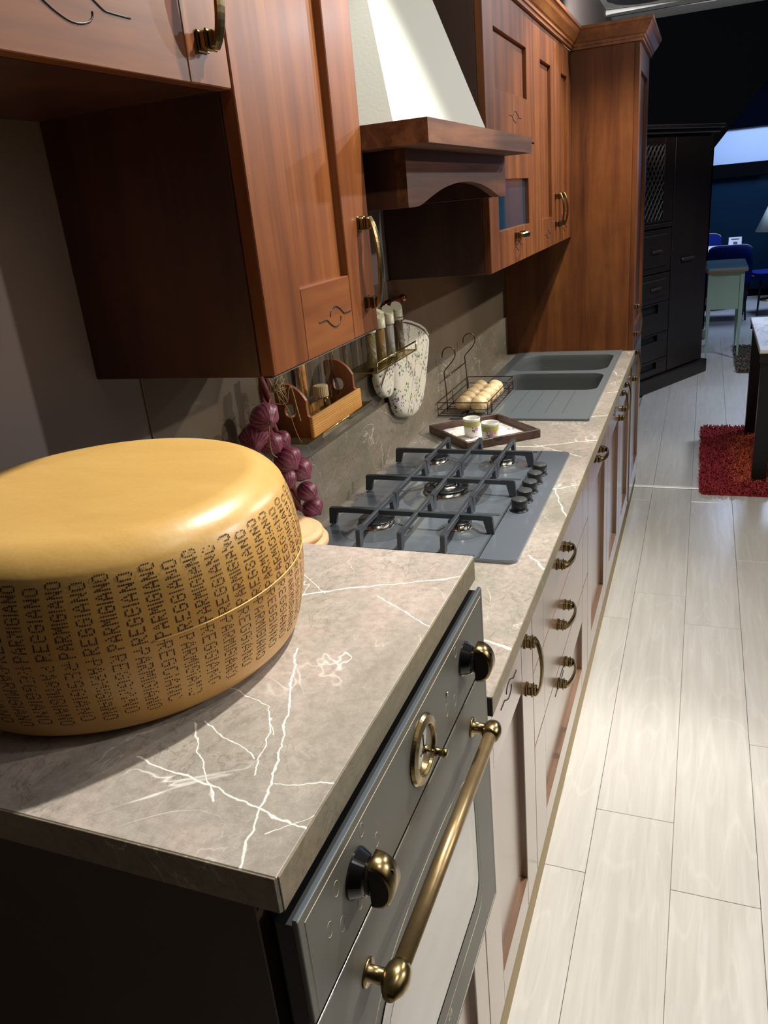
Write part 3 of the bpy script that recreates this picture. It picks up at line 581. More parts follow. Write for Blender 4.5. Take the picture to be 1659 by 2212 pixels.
u = thing('wall_cabinet', 'cherry wall cabinet with glass flap door and dark side, behind the hood', 'cabinet', (.15, 2.92, 1.43)); carcass(u, 2.5730, 3.280, 1.4275, 2.195)
frame_door(u, .331, 2.5735, 3.280, 1.4270, 1.802, .118, .112, .112, glass=True, handle=(2.965, 1.515, False, .11), carve=(2.965, 1.480, .067, .022), my=WZ)
frame_door(u, .331, 2.5735, 3.280, 1.804, 2.195, .118, .105, .130, carve=(2.965, 1.872, .095, .024), my=WZ)
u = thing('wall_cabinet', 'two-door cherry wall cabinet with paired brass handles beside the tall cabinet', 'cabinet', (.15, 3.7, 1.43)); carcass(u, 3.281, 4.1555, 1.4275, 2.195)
frame_door(u, .331, 3.281, 3.760, 1.4270, 2.195, .125, .11, .112, handle=(3.715, 1.562, True), carve=(3.53, 1.480, .067, .022), my=WZ)
frame_door(u, .331, 3.760, 4.1555, 1.4270, 2.195, .115, .11, .112, handle=(3.815, 1.562, True), carve=(3.965, 1.480, .06, .022), my=WZ)
# crown moulding: a run with a mitred return round the tall cabinet
CP = [(0, 0), (.012, 0), (.012, .010), (.018, .012), (.018, .022), (.024, .026), (.040, .050), (.046, .066), (.052, .070), (.052, .082), (0, .082)]
def crown(name, label, corners, n_out):
    mb = MB(); vs = []; fs = []; m = len(CP)
    for (cx, cy), (dx, dy) in zip(corners, n_out):
        for (o_, h_) in CP: vs.append((cx + dx * o_, cy + dy * o_, 2.1940 + h_))
    for i in range(len(corners) - 1):
        for k in range(m): fs.append((i * m + k, i * m + (k + 1) % m, (i + 1) * m + (k + 1) % m, (i + 1) * m + k))
    fs += [tuple(range(m)), tuple((len(corners) - 1) * m + k for k in range(m))]
    o = mb.add(vs, fs).build(name, CROWNM, org=(.3, corners[0][1], 2.2)); tag(o, label, 'moulding'); return o
CROWNM = wood('crown_wood', (104, 60, 30), (142, 86, 44), (178, 118, 66), 'y', rough=.35)
crown('crown_moulding', 'stepped cherry crown moulding above the far wall cabinets and tall cabinet', [(.3305, 2.574), (.3305, 4.157), (.6195, 4.157), (.6195, 4.744), (.0, 4.744)], [(1, 0), (1, -1), (1, -1), (1, 1), (0, 1)])
crown('crown_moulding', 'stepped cherry crown moulding above the cabinets left of the hood', [(.3305, .63), (.3305, 1.636)], [(1, 0), (1, 0)])

# ------------------------------------------------------------------ hood
hd = thing('range_hood', 'white plastered chimney hood with dark wooden beam and arched valance', 'range hood', (.2, 2.1, 1.64))
a, b = 1.6375, 2.5725; BT = 1.787
MB().prism([(0, a), (.457, a), (.457, b), (0, b)], [[(.33, 1.76), (.33, 2.45), (.03, 2.45), (.03, 1.76)]], (0, 0, 1.7455), (1, 0, 0), (0, 1, 0), (0, 0, 1), .0405).build('beam', HDW, hd)
va = [(1.713, 1.7452), (1.713, 1.641), (1.765, 1.641)] + smooth_pts([(1.765, 1.641), (1.80, 1.645), (1.86, 1.657), (1.95, 1.672), (2.05, 1.681), (2.13, 1.683), (2.21, 1.681), (2.31, 1.672), (2.40, 1.657), (2.46, 1.645), (2.495, 1.641)], 3)[1:] + [(2.55, 1.641), (2.55, 1.7452)]
MB().prism(va, [], (.363, 0, 0), (0, 1, 0), (0, 0, 1), (1, 0, 0), .022).build('valance', HDW, hd)
MB().box((0, 1.713, 1.641), (.3628, 1.733, 1.7452), .001).build('side_board', DKW, hd); MB().box((0, 2.530, 1.641), (.3628, 2.55, 1.7452), .001).build('side_board', DKW, hd)
MB().box((.002, 1.734, 1.700), (.362, 2.529, 1.706)).build('filter_plate', plain('hood_filter', (70, 66, 60), .35, .8), hd)
xb, xt = .363, .363 - .308 * .75; ya, yb2, zt = 1.724, 2.480, 1.79 + .75; dy = .518 * .75 * .86
ch = MB().add([(0, ya, BT), (xb, ya, BT), (xb, yb2, BT), (0, yb2, BT), (0, ya + dy, zt), (xt, ya + dy, zt), (xt, yb2 - dy, zt), (0, yb2 - dy, zt)], [(0, 1, 5, 4), (1, 2, 6, 5), (2, 3, 7, 6), (3, 0, 4, 7), (0, 3, 2, 1)])
ch.box((0, ya + dy, zt), (xt, yb2 - dy, ZC)); ch.build('chimney', STUCCO, hd)

# ------------------------------------------------------------------ cheese wheel with its dotted lettering
CX, CY, CZ, RB, RM, CH_ = .272, .870, 1.17, .2046, .2250, .2114
def cr(z):
    t = z / CH_; r = RB + (RM - RB) * (1 - (2 * t - 1) ** 2); rr = .034; dd = min(z, CH_ - z) if z > CH_ * .5 else min(z * 2.2, 1); k = max(0, min(1, 1 - dd / rr)); return r - rr * (1 - math.sqrt(max(0, 1 - k * k)))
cw = thing('cheese_wheel', 'whole golden hard cheese wheel with dotted lettering on its bulging rind', 'cheese', (CX, CY, CZ))
pr_ = [(0, .0005), (cr(.0005) - .004, .0005)] + [(cr(CH_ * i / 60), CH_ * i / 60) for i in range(1, 49)] + [(cr(CH_ - .034 * (1 - math.sin(a * math.pi / 2 / 12))), CH_ - .034 * (1 - math.sin(a * math.pi / 2 / 12))) for a in range(2, 13)] + [(.12, CH_ - .0022), (.06, CH_ - .003), (0, CH_ - .003)]
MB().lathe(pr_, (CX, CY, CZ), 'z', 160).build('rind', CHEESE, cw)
FONT = {'P': '11110 10001 10001 11110 10000 10000 10000', 'A': '00100 01010 01010 10001 11111 10001 10001', 'R': '11110 10001 10001 11110 10100 10010 10001', 'M': '10001 11011 10101 10101 10001 10001 10001',
        'I': '00100 00100 00100 00100 00100 00100 00100', 'G': '01110 10001 10000 10111 10001 10001 01110', 'N': '10001 11001 11001 10101 10011 10011 10001', 'O': '01110 10001 10001 10001 10001 10001 01110',
        'E': '11111 10000 10000 11110 10000 10000 11111', '-': '00000 00000 00000 01110 00000 00000 00000'}
dots = MB(); NC = 63; hexs = [(math.cos(k * math.pi / 3), math.sin(k * math.pi / 3)) for k in range(6)]
def put_dot(th, z, jr):
    r = cr(z) + .00025; sl = (cr(z + .002) - cr(z - .002)) / .004; c, s = math.cos(th), math.sin(th); ctr = Vector((CX + r * c, CY + r * s, CZ + z)); T = Vector((-s, c, 0)); U = Vector((c * sl, s * sl, 1)).normalized()
    dots.add([ctr + T * (h[0] * jr) + U * (h[1] * jr * 1.15) for h in hexs], [(0, 1, 2, 3, 4, 5)])
rng = random.Random(3)
for ccol in range(NC):
    th0 = 2 * math.pi * ccol / NC
    for half in (0, 1):
        word = ('PARMIGIANO', 'REGGIANO')[(ccol + half) % 2]; cwid = .00131 if len(word) == 10 else .00150; pos = 0.0
        for li, chh in enumerate(word):
            rowsf = FONT[chh].split(); c0, c1 = (2, 3) if chh == 'I' else (0, 5)
            for rw in range(7):
                for cl_ in range(c0, c1):
                    if rowsf[rw][cl_] == '0': continue
                    u = (pos + cl_ - c0) * cwid; vv = (3 - rw) * .00226
                    if half == 0: z = .1100 + u; th = th0 - vv / .222
                    else: z = .1030 - u; th = th0 + vv / .222
                    fade = .5 + .5 * math.sin(th * 3.1 + 1.2 + z * 40)
                    if rng.random() < .02 + .18 * fade ** 4: continue
                    if .010 < z < .187: put_dot(th + rng.uniform(-.0006, .0006), z + rng.uniform(-.0001, .0001), (.00090 if half == 0 else .00078) * rng.uniform(.85, 1.1))
            pos += (c1 - c0) + 1.75
    if ccol % 3: 
        for q in range(3): put_dot(th0, .1062 - q * .0013, .0006)
do = dots.build('dotted_lettering', DOT, cw); do['kind'] = 'stuff'
MB().tube([(CX + (cr(.108) + .0003) * math.cos(t), CY + (cr(.108) + .0003) * math.sin(t), CZ + .108) for t in [-.75 + i * .03 for i in range(70)]], .0008, 6).build('seam_ridge', SEAM, cw)

# ------------------------------------------------------------------ canister
cn = thing('storage_canister', 'round white canister with a pale wooden lid, half behind the cheese wheel', 'canister', (.168, 1.425, ZM))
cxx, cyy = .168, 1.425
MB().lathe([(0, 0), (.083, 0), (.088, .006), (.088, .148), (.080, .153), (0, .153)], (cxx, cyy, ZM), 'z', 40).build('body', WHITEC, cn)
WLID = plain('pale_turned_wood', (204, 160, 118), .5, noise=.08, nscale=14)
MB().lathe([(0, .1535), (.090, .1535), (.0945, .160), (.0945, .168), (.090, .174), (0, .174)], (cxx, cyy, ZM), 'z', 48).build('rim', WLID, cn)
MB().lathe([(0, .1745), (.082, .1745), (.086, .180), (.085, .186), (.074, .193), (.068, .192), (.062, .199), (.030, .2045), (0, .205)], (cxx, cyy, ZM), 'z', 48).build('lid', WLID, cn)

# ------------------------------------------------------------------ gas hob
hb = thing('gas_hob', 'five-burner blue-grey gas hob with cast iron grates and black knobs', 'hob', (.31, 2.13, ZM))
HX0, HX1, HY0, HY1 = .052, .567, 1.735, 2.530
MB().prism(rrect(HX0, HY0, HX1, HY1, [.022, .006, .006, .022], 6), [], (0, 0, ZM + .0003), (1, 0, 0), (0, 1, 0), (0, 0, 1), .0072).prism(rrect(HX0 + .002, HY0 + .002, HX1 - .002, HY1 - .002, [.02, .005, .005, .02], 6), [], (0, 0, ZM + .0075), (1, 0, 0), (0, 1, 0), (0, 0, 1), .0012).build('base_plate', HOB, hb)
ZH = ZM + .0087
MB().box((.476, HY0 + .004, ZH), (.4785, HY1 - .004, ZH + .0022)).box((.4815, HY0 + .004, ZH), (.4825, HY1 - .004, ZH + .0006)).build('well_edge', HOBD, hb)
MB().box((.4790, HY0 + .004, ZH - .0005), (.4812, HY1 - .004, ZH + .0003)).build('groove', BLACK, hb)
for yy in (1.745, 1.995, 2.262, 2.512): MB().box((.060, yy - .005, ZH), (.470, yy + .005, ZH + .0025), .001).box((.060, yy - .0015, ZH + .0024), (.470, yy + .0015, ZH + .0030)).build('divider', HOBD, hb)
for k, yy in enumerate((2.033, 2.100, 2.169, 2.240, 2.311)):
    kb = MB().lathe([(0, 0), (.0225, 0), (.0225, .0015), (.0165, .0035), (.0165, .008), (.0200, .009), (.0206, .0300), (.0194, .0318), (0, .0318)], (.512, yy, ZH), 'z', 32).build('knob', KNOBM, hb)
    MB().lathe([(0, 0), (.0185, 0), (.0178, .0008), (0, .0006)], (.512, yy, ZH + .0319), 'z', 32).build('knob_top', KNOBT, kb)
def burner(x, y, r, triple=False):
    R_ = r * 1.0
    d = MB().lathe([(R_ * 2.05, .0003), (R_ * 1.80, .0012), (R_ * 1.42, .0080), (R_ * 1.25, .0104), (R_ * 1.12, .0108), (R_ * 1.04, .0095), (0, .0090)], (x, y, ZH), 'z', 48).build('burner', HOBD, hb)
    c = MB().lathe([(0, .0094), (R_ * 1.0, .0094), (R_ * 1.02, .0102), (R_ * .94, .0120), (R_ * .96, .0228), (0, .0228)], (x, y, ZH), 'z', 48).build('crown', CHROME, d)
    sl = MB(); n = int(60 * r / .06) + 14
    for i in range(n): t = 2 * math.pi * i / n; sl.box((R_ * .945, -.0009, .0185), (R_ * .963, .0009, .0215), 0, 1, Matrix.Translation((x, y, ZH)) @ Matrix.Rotation(t, 4, 'Z'))
    sl.build('flame_port', BLACK, d)
    if triple:
        MB().lathe([(R_ * .60, .0230), (R_ * 1.01, .0230), (R_ * 1.03, .0248), (R_ * .99, .0273), (R_ * .62, .0273), (R_ * .58, .0253), (R_ * .60, .0230)], (x, y, ZH), 'z', 48).build('cap', CAPM, d)
        MB().lathe([(0, .0230), (R_ * .54, .0230), (R_ * .54, .0268), (R_ * .44, .0313), (R_ * .42, .0313), (0, .0313)], (x, y, ZH), 'z', 40).build('inner_crown', CHROME, d)
        MB().lathe([(0, .0314), (R_ * .40, .0314), (R_ * .42, .0328), (R_ * .38, .0353), (0, .0363)], (x, y, ZH), 'z', 40).build('inner_cap', CAPM, d)
        MB().cyl((x - R_ * .72, y - R_ * .1, ZH + .0274), .0022, .006, 'z', 10).box((x - R_ * .80, y - R_ * .16, ZH + .0324), (x - R_ * .5, y - R_ * .06, ZH + .0340)).build('igniter', CHROME, d)
    else: MB().lathe([(0, .0230), (R_ * .98, .0230), (R_ * 1.02, .0246), (R_ * .98, .0268), (R_ * .5, .0278), (0, .0280)], (x, y, ZH), 'z', 48).build('cap', CAPM, d)
burner(.183, 1.872, .0455); burner(.397, 1.884, .0290); burner(.292, 2.121, .0600, True); burner(.185, 2.374, .0365); burner(.391, 2.380, .0365)
def grate(ya_, yb_, yc):
    ZT = ZM + .0570; h = .0135; wd = .0048; mb = MB()
    def leg(px, py, dx, dy):   # tapered blade foot at the end of a bar
        L = .030; t = .0055; qx, qy = (t, 0) if dx == 0 else (0, t); p = [(0, ZT), (0, ZH + .0028), (.012, ZH + .0028), (L, ZT - h)]
        pp = [(px - dx * u, py - dy * u, zz) for u, zz in [(.002, ZT - .001), (.000, ZT - .004), (-.004, ZH + .0028), (.014, ZH + .0028), (.022, ZT - h), (.034, ZT - h), (.034, ZT)]]
        vs = [(a + qx, b + qy, c) for a, b, c in pp] + [(a - qx, b - qy, c) for a, b, c in pp]; n = 7
        mb.add(vs, [tuple(range(n)), tuple(range(2 * n - 1, n - 1, -1))] + [(k, (k + 1) % n, (k + 1) % n + n, k + n) for k in range(n)])
    mb.box((.080, yc - wd, ZT - h), (.455, yc + wd, ZT), .0012); leg(.054, yc, -1, 0); leg(.481, yc, 1, 0)
    for bx in (.186, .291, .396):
        mb.box((bx - wd, ya_ + .025, ZT - h), (bx + wd, yb_ - .025, ZT + .0002), .0012); leg(bx, ya_, 0, -1); leg(bx, yb_, 0, 1)
    mb.build('grate', IRON, hb)
grate(1.744, 1.990, 1.876); grate(1.998, 2.258, 2.126); grate(2.266, 2.508, 2.376)

# ------------------------------------------------------------------ sink
sk = thing('double_sink', 'grey composite double-bowl sink with grooved drainer at the far end of the worktop', 'sink', (.32, 3.5, ZM))
top = MB().prism(rrect(.072, 2.900, .576, 4.140, .006, 3), [bowl1, bowl2], (0, 0, ZM + .0003), (1, 0, 0), (0, 1, 0), (0, 0, 1), .0065).build('deck', SINK, sk)
lip = MB()
for a_, b_ in (((.072, 2.900), (.576, 2.906)), ((.570, 2.900), (.576, 4.14))): lip.box((*a_, ZM + .0068), (*b_, ZM + .0085), .0008)
lip.build('raised_lip', SINK, sk)
gr = MB()
for k in range(6): x = .16 + k * .062; gr.box((x - .0022, 2.99 + .0 * k, ZM + .0066), (x + .0022, 3.325, ZM + .0076), .0006)
gr.build('drainer_groove', SINKD, sk)
for bw in (bowl1, bowl2):
    cxb = sum(p[0] for p in bw) / len(bw); cyb = sum(p[1] for p in bw) / len(bw); n = len(bw); vs = []; fs = []
    for (kz, ks) in ((ZM + .0070, 1.0), (ZM + .003, .992), (ZM - .02, .985), (ZM - .16, .90), (ZM - .178, .86)):
        for p in bw: vs.append((cxb + (p[0] - cxb) * ks, cyb + (p[1] - cyb) * ks, kz))
    for i_ in range(4):
        for k in range(n): fs.append((i_ * n + k, i_ * n + (k + 1) % n, (i_ + 1) * n + (k + 1) % n, (i_ + 1) * n + k))
    fs.append(tuple(4 * n + k for k in range(n))); bo = MB().add(vs, fs, True).build('bowl', SINKD, sk)
    MB().lathe([(0, 0), (.036, 0), (.036, .003), (.03, .004), (0, .002)], (cxb, cyb, ZM - .1778), 'z', 24).build('drain', CHROME, bo)

# ------------------------------------------------------------------ wooden tray and cups
ty = thing('wooden_tray', 'small dark walnut tray with printed base, set cornerwise behind the hob', 'tray', (.244, 2.70, ZM))
u1 = Vector((.207, .167, 0)); u2 = Vector((-.192, .197, 0)); o1 = Vector((.237, 2.533, ZM + .0004)); ux, uy = u1.normalized(), u2.normalized(); LX, LY = u1.length, u2.length
MX = Matrix(((ux.x, uy.x, 0, o1.x), (ux.y, uy.y, 0, o1.y), (0, 0, 1, o1.z), (0, 0, 0, 1)))
MB().box((.004, .004, .002), (LX - .004, LY - .004, .006), 0, 1, MX).build('tray_base', PRINT, ty)
for (p, q) in (((0, 0), (LX, .011)), ((0, LY - .011), (LX, LY)), ((0, .0112), (.011, LY - .0112)), ((LX - .011, .0112), (LX, LY - .0112))): MB().box((*p, 0), (*q, .028), .0015, 1, MX).build('rim', TRAYW, ty)
gp = [(LX * .42 + .017 * math.cos(math.pi * q / 12), .0275 - .015 * math.sin(math.pi * q / 12)) for q in range(13)]
MB().prism(gp, [], tuple(o1 - uy * .0004), tuple(ux), (0, 0, 1), tuple(uy), .0118).build('grip_notch', plain('dark_notch', (44, 27, 20), .6), ty)
def cup(label, x, y, ang, orange):
    t = thing('espresso_cup', label, 'cup', (x, y, ZM + .0066), 'small floral cups on the tray')
    c = (x, y, ZM + .0066); k = MB().lathe([(0, .0), (.019, 0), (.0235, .004), (.0272, .014), (.0280, .030), (.0285, .058), (.0295, .0635), (.0280, .0640), (.0262, .058), (.0255, .02), (.020, .008), (0, .006)], c, 'z', 40).build('body', WHITEC, t)
    # printed lattice band and flowers, as thin glaze on the cup wall
    MB().lathe([(.02822, .037), (.02862, .0555)], c, 'z', 40).build('lattice_band', CUPB, t)
    fl_ = {'leaf': (MB(), (84, 112, 84)), 'pink_flower': (MB(), (206, 142, 168)), 'orange_flower': (MB(), (232, 142, 60))}
    def blob(mb, th, z, r, rz):
        rr = .0289; vs = [(x + rr * math.cos(th + r * math.cos(t * .5236) / rr), y + rr * math.sin(th + r * math.cos(t * .5236) / rr), ZM + .0066 + z + rz * math.sin(t * .5236)) for t in range(12)]; mb.add(vs, [tuple(range(12))])
    for q in range(5): blob(fl_['pink_flower'][0], ang + .28 * math.cos(q * 1.257) * .55, .031 + .0045 * math.sin(q * 1.257), .0034, .0036)
    blob(fl_['leaf'][0], ang - .45, .026, .004, .0022); blob(fl_['leaf'][0], ang - .50, .035, .003, .002); blob(fl_['leaf'][0], ang - .30, .022, .002, .004)
    if orange:
        for q in range(5): blob(fl_['orange_flower'][0], ang + .50 + .12 * math.cos(q * 1.257), .036 + .0035 * math.sin(q * 1.257), .0030, .0034)
    for nm, (mb, cc) in fl_.items():
        if mb.v: mb.build(nm, plain('glaze_' + nm, cc, .3), t)
def cupband():
    t = NT('cup_lattice'); v = t.coord(); g = t.node('ShaderNodeTexGradient', gradient_type='RADIAL'); t.link(v, g.inputs[0]); sp_ = t.node('ShaderNodeSeparateXYZ'); t.link(v, sp_.inputs[0])
    a_ = t.math('MULTIPLY', g.outputs[1], 30.0); z_ = t.math('MULTIPLY', sp_.outputs[2], 160.0)
    f1 = t.math('ABSOLUTE', t.math('SUBTRACT', t.math('FRACT', t.math('ADD', a_, z_)), .5)); f2 = t.math('ABSOLUTE', t.math('SUBTRACT', t.math('FRACT', t.math('SUBTRACT', a_, z_)), .5))
    t.link(t.mix(t.math('LESS_THAN', t.math('MINIMUM', f1, f2), .09), lin((206, 202, 118)), lin((74, 84, 60))), t.b.inputs['Base Color']); t.set(Roughness=.25); return t.m
CUPB = cupband()
cup('white cup with pink flower, the left and farther cup on the tray', .215, 2.682, -.75, False); cup('white cup with pink and orange flowers, the right and nearer cup on the tray', .290, 2.632, -1.15, True)

# ------------------------------------------------------------------ wire basket and bulbs
bk = thing('wire_basket', 'low bronze wire basket with two tall hooks, leaning at the upstand beside the sink', 'basket', (.12, 3.12, ZM + .009))
bx0, bx1, by0, by1 = .022, .212, 2.915, 3.345; zb = ZM + .0095
for k, zz in enumerate((.002, .026, .052)):
    MB().tube([(bx0, by0, zb + zz), (bx1, by0, zb + zz), (bx1, by1, zb + zz), (bx0, by1, zb + zz)], .0018, 6, True, False).build('wire_ring', WIRE, bk)
bars = MB()
for k in range(13): y = by0 + (by1 - by0) * k / 12; bars.tube([(bx0, y, zb + .0012), (bx1, y, zb + .0012)], .0011, 5)
bars.tube([((bx0 + bx1) / 2, by0, zb + .0012), ((bx0 + bx1) / 2, by1, zb + .0012)], .0014, 5); bars.build('base_grid', WIRE, bk)
for (x, y) in ((bx0, by0), (bx1, by0), (bx1, by1), (bx0, by1), (bx1, by0 + .05), (bx1, by0 + .34), (bx1, by0 + .36), (bx1, by0 + .065), (bx0, by0 + .2)): MB().tube([(x, y, zb), (x, y, zb + .053)], .0018, 6).build('upright', WIRE, bk)
for y in (2.995, 3.285):
    MB().tube(smooth_pts([(.034, y, zb), (.034, y, zb + .075), (.030, y, zb + .135), (.032, y + .005, zb + .155), (.058, y + .02, zb + .185), (.070, y + .022, zb + .210), (.064, y + .020, zb + .232), (.046, y + .010, zb + .240), (.030, y, zb + .228), (.026, y - .003, zb + .205)], 4), .0022, 8).build('hook', WIRE, bk)
MB().tube([(.031, 2.99, zb + .125), (.031, 3.29, zb + .125)], .0024, 6).build('cross_bar', WIRE, bk)
def bulb_shape(mb, c, r, sq=.82, lob=9, depth=.07, axis='z', tip=.35):
    prof = [(0, -r * sq)] + [(r * math.cos(a), r * sq * math.sin(a)) for a in [math.radians(-80 + 14 * k) for k in range(11)]] + [(r * .22, r * sq * (1.02)), (r * .08, r * sq * (1.1 + tip)), (0, r * sq * (1.1 + tip))]
    mb.lathe(prof, c, axis, 36, True, lambda t, h: 1 - depth * abs(math.sin(t * lob / 2)) ** .5 if h < r * sq else 1)
def placed(name, c, r, mat, label, cat, group, tilt, **k):
    mb = MB(); bulb_shape(mb, (0, 0, 0), r, **k); o = mb.build(name, mat); o.location = c; o.rotation_euler = tilt
    if cat: tag(o, label, cat, group)
    return o
NEARNESS = ('nearest', 'second nearest', 'middle', 'second farthest', 'farthest')
for k in range(5):
    placed('garlic_bulb', (.103, 2.985 + k * .064, zb + .031), .0330, PALEB, 'plain tan bulb in the wall-side row of the wire basket, %s of five' % NEARNESS[k], 'garlic', 'pale bulbs in the wire basket', (.15, -.2, k), sq=.90, depth=.008, tip=-.08)
for k in range(5):
    placed('garlic_bulb', (.168, 2.965 + k * .065, zb + .033), .0345, PALEB, 'papery striped bulb in the sink-side row of the wire basket, %s of five' % NEARNESS[k], 'garlic', 'pale bulbs in the wire basket', (.9, .5, k * 2), sq=.88, depth=.05, tip=-.05)

# ------------------------------------------------------------------ garlic braid
gb = thing('garlic_braid', 'plaited string of purple garlic hanging between cheese wheel and wall cabinet', 'garlic braid', (.06, 1.64, 1.33))
def gbulb(c, r, ax, lob=8):
    A = Vector(ax).normalized(); P = A.orthogonal().normalized(); Q = A.cross(P); M_ = Matrix(((P.x, Q.x, A.x, c[0]), (P.y, Q.y, A.y, c[1]), (P.z, Q.z, A.z, c[2]), (0, 0, 0, 1)))
    rq = random.Random(int(c[2] * 7919)); mb = MB(); bulb_shape(mb, (0, 0, 0), r * rq.uniform(.94, 1.1), rq.uniform(.76, .92), rq.choice((5, 6, 7)), .10, 'z', .12)
    kx, ky, kp = rq.uniform(.9, 1.08), rq.uniform(.9, 1.08), rq.uniform(0, 6); mb.v = [(v[0] * kx * (1 + .05 * math.sin(kp + v[2] * 60)), v[1] * ky, v[2] + .06 * v[0] * math.sin(kp)) for v in mb.v]; o = mb.build('bulb', PURP, gb); o.matrix_local = Matrix.Translation(-WL[gb]) @ M_
    me = o.data
    for v in me.vertices: v.co += WL[gb]
    tf = MB(); rg = random.Random(int(c[2] * 1000))
    for i in range(12):
        a = rg.uniform(0, 6.28); e = Vector(c) + A * (r * .86) + (P * math.cos(a) + Q * math.sin(a)) * r * .22; tf.tube([Vector(c) + A * r * .78, e], [.0012, .0004], 4)
    tf.build('root_tuft', STRAW, o) if False else tf.build('root_tuft', STRAW, gb)
for c, r, ax in (((.080, 1.578, 1.262), .0335, (.75, -.50, -.25)), ((.050, 1.575, 1.218), .0310, (.4, -.7, -.3)), ((.075, 1.598, 1.198), .0290, (.8, -.3, -.5)), ((.075, 1.640, 1.190), .0270, (.6, .1, -.6)),
                 ((.085, 1.638, 1.150), .0330, (.7, -.1, -.6)), ((.085, 1.690, 1.108), .0300, (.7, .0, -.6)), ((.07, 1.650, 1.10), .0250, (.5, -.5, -.6)), ((.088, 1.705, 1.050), .0295, (.6, .1, -.7)), ((.085, 1.725, 1.002), .0260, (.6, .2, -.7)), ((.07, 1.70, .965), .024, (.5, .2, -.7))): gbulb(c, r, ax)
st = MB()
for ph in (0, 2.1, 4.2): st.tube([(.06 + .008 * math.cos(ph + k * .7), 1.630 + .008 * math.sin(ph + k * .7) + max(0, k - 6) * .006, 1.345 - k * .019) for k in range(19)], .0062, 7)
st.build('plaited_stem', STEM, gb)
tu = MB(); rg = random.Random(5)
for i in range(34):
    a = rg.uniform(-.9, .9); p0 = Vector((.07, 1.640, 1.30)); tu.tube([p0, p0 + Vector((.01 + rg.uniform(-.01, .01), rg.uniform(-.006, .03), rg.uniform(.0, .03))), p0 + Vector((.015, rg.uniform(0, .04), rg.uniform(-.035, .03)))], [.0012, .001, .0004], 4)
tu.build('straw_tuft', STRAW, gb)
for pts in ([(.07, 1.64, 1.275), (.09, 1.66, 1.27), (.092, 1.675, 1.295), (.09, 1.69, 1.30), (.088, 1.70, 1.285), (.09, 1.705, 1.25), (.09, 1.715, 1.215)], [(.075, 1.66, 1.285), (.085, 1.675, 1.25), (.088, 1.685, 1.21), (.086, 1.70, 1.185), (.085, 1.715, 1.165), (.083, 1.745, 1.145), (.08, 1.765, 1.105)], [(.075, 1.62, 1.29), (.09, 1.585, 1.285), (.085, 1.57, 1.290)], [(.10, 1.56, 1.25), (.104, 1.545, 1.22), (.10, 1.555, 1.19), (.098, 1.575, 1.175)]):
    MB().tube(smooth_pts(pts, 4), .0013, 5, flat=.6).build('straw_end', STRAW, gb)

# ------------------------------------------------------------------ wall rail, two shelves, what stands on them
wr = thing('utensil_rail', 'thin brass wall rail with round copper end above the spice jars', 'rail', (.022, 2.0, 1.366))
MB().tube([(.022, 2.10, 1.366), (.022, 2.62, 1.366)], .0065, 10).build('tube', GOLD, wr); MB().lathe([(0, 0), (.011, .001), (.0125, .012), (.011, .022), (.0065, .026), (0, .027)], (.022, 2.618, 1.366), 'y', 20).lathe([(.0066, -.16), (.0125, -.15), (.0125, -.03), (.0066, -.01), (0, -.01)], (.022, 2.618, 1.366), 'y', 20).build('end_knob', COPPER, wr)
def shelf(label, ya_, yb_, z, depth):
    s = thing('wire_shelf', label, 'shelf', (.05, (ya_ + yb_) / 2, z))
    MB().box((.008, ya_ + .003, z - .002), (depth - .003, yb_ - .003, z), .0005).build('shelf_plate', SHELFG, s)
    fr = MB().tube([(.008, ya_, z - .003), (depth, ya_, z - .003), (depth, yb_, z - .003), (.008, yb_, z - .003)], .0022, 7, True, False)
    for y in (ya_, yb_): fr.tube([(depth, y, z - .003), (depth, y, z + .0235)], .0022, 7); fr.tube([(.010, y, z - .003), (.010, y, 1.372)], .0018, 6)
    fr.build('frame', GOLD, s); MB().tube([(depth, ya_, z + .0235), (depth, yb_, z + .0235)], .0026, 8).build('front_rail', GOLD, s); return s
shelf('brass and smoked glass wall shelf holding the spice jars', 2.170, 2.500, 1.2255, .100)
s2 = thing('wire_shelf', 'brass-edged glass wall shelf holding the pine oil caddy', 'shelf', (.05, 1.89, 1.166))
MB().box((.008, 1.700, 1.1635), (.108, 2.086, 1.1655), .0005).build('shelf_plate', SHELFG, s2)
MB().box((.108, 1.778, 1.1560), (.1095, 2.086, 1.1665)).build('front_lip', SHELFG, s2); MB().tube([(.110, 1.778, 1.1675), (.110, 2.086, 1.1675)], .0026, 8).build('front_rail', GOLD, s2)
for q in range(9): MB().tube([(.107, 1.80 + q * .033, 1.1700), (.1125, 1.80 + q * .033, 1.1650)], .0006, 4).build('reflection_tick', LINE, s2)  # thin dark ticks paint the segmented reflection on the brass rail
for y in (1.702, 2.084): MB().tube([(.010, y, 1.163), (.010, y, 1.372)], .0018, 6).build('hanger', GOLD, s2)
ZS = 1.2258
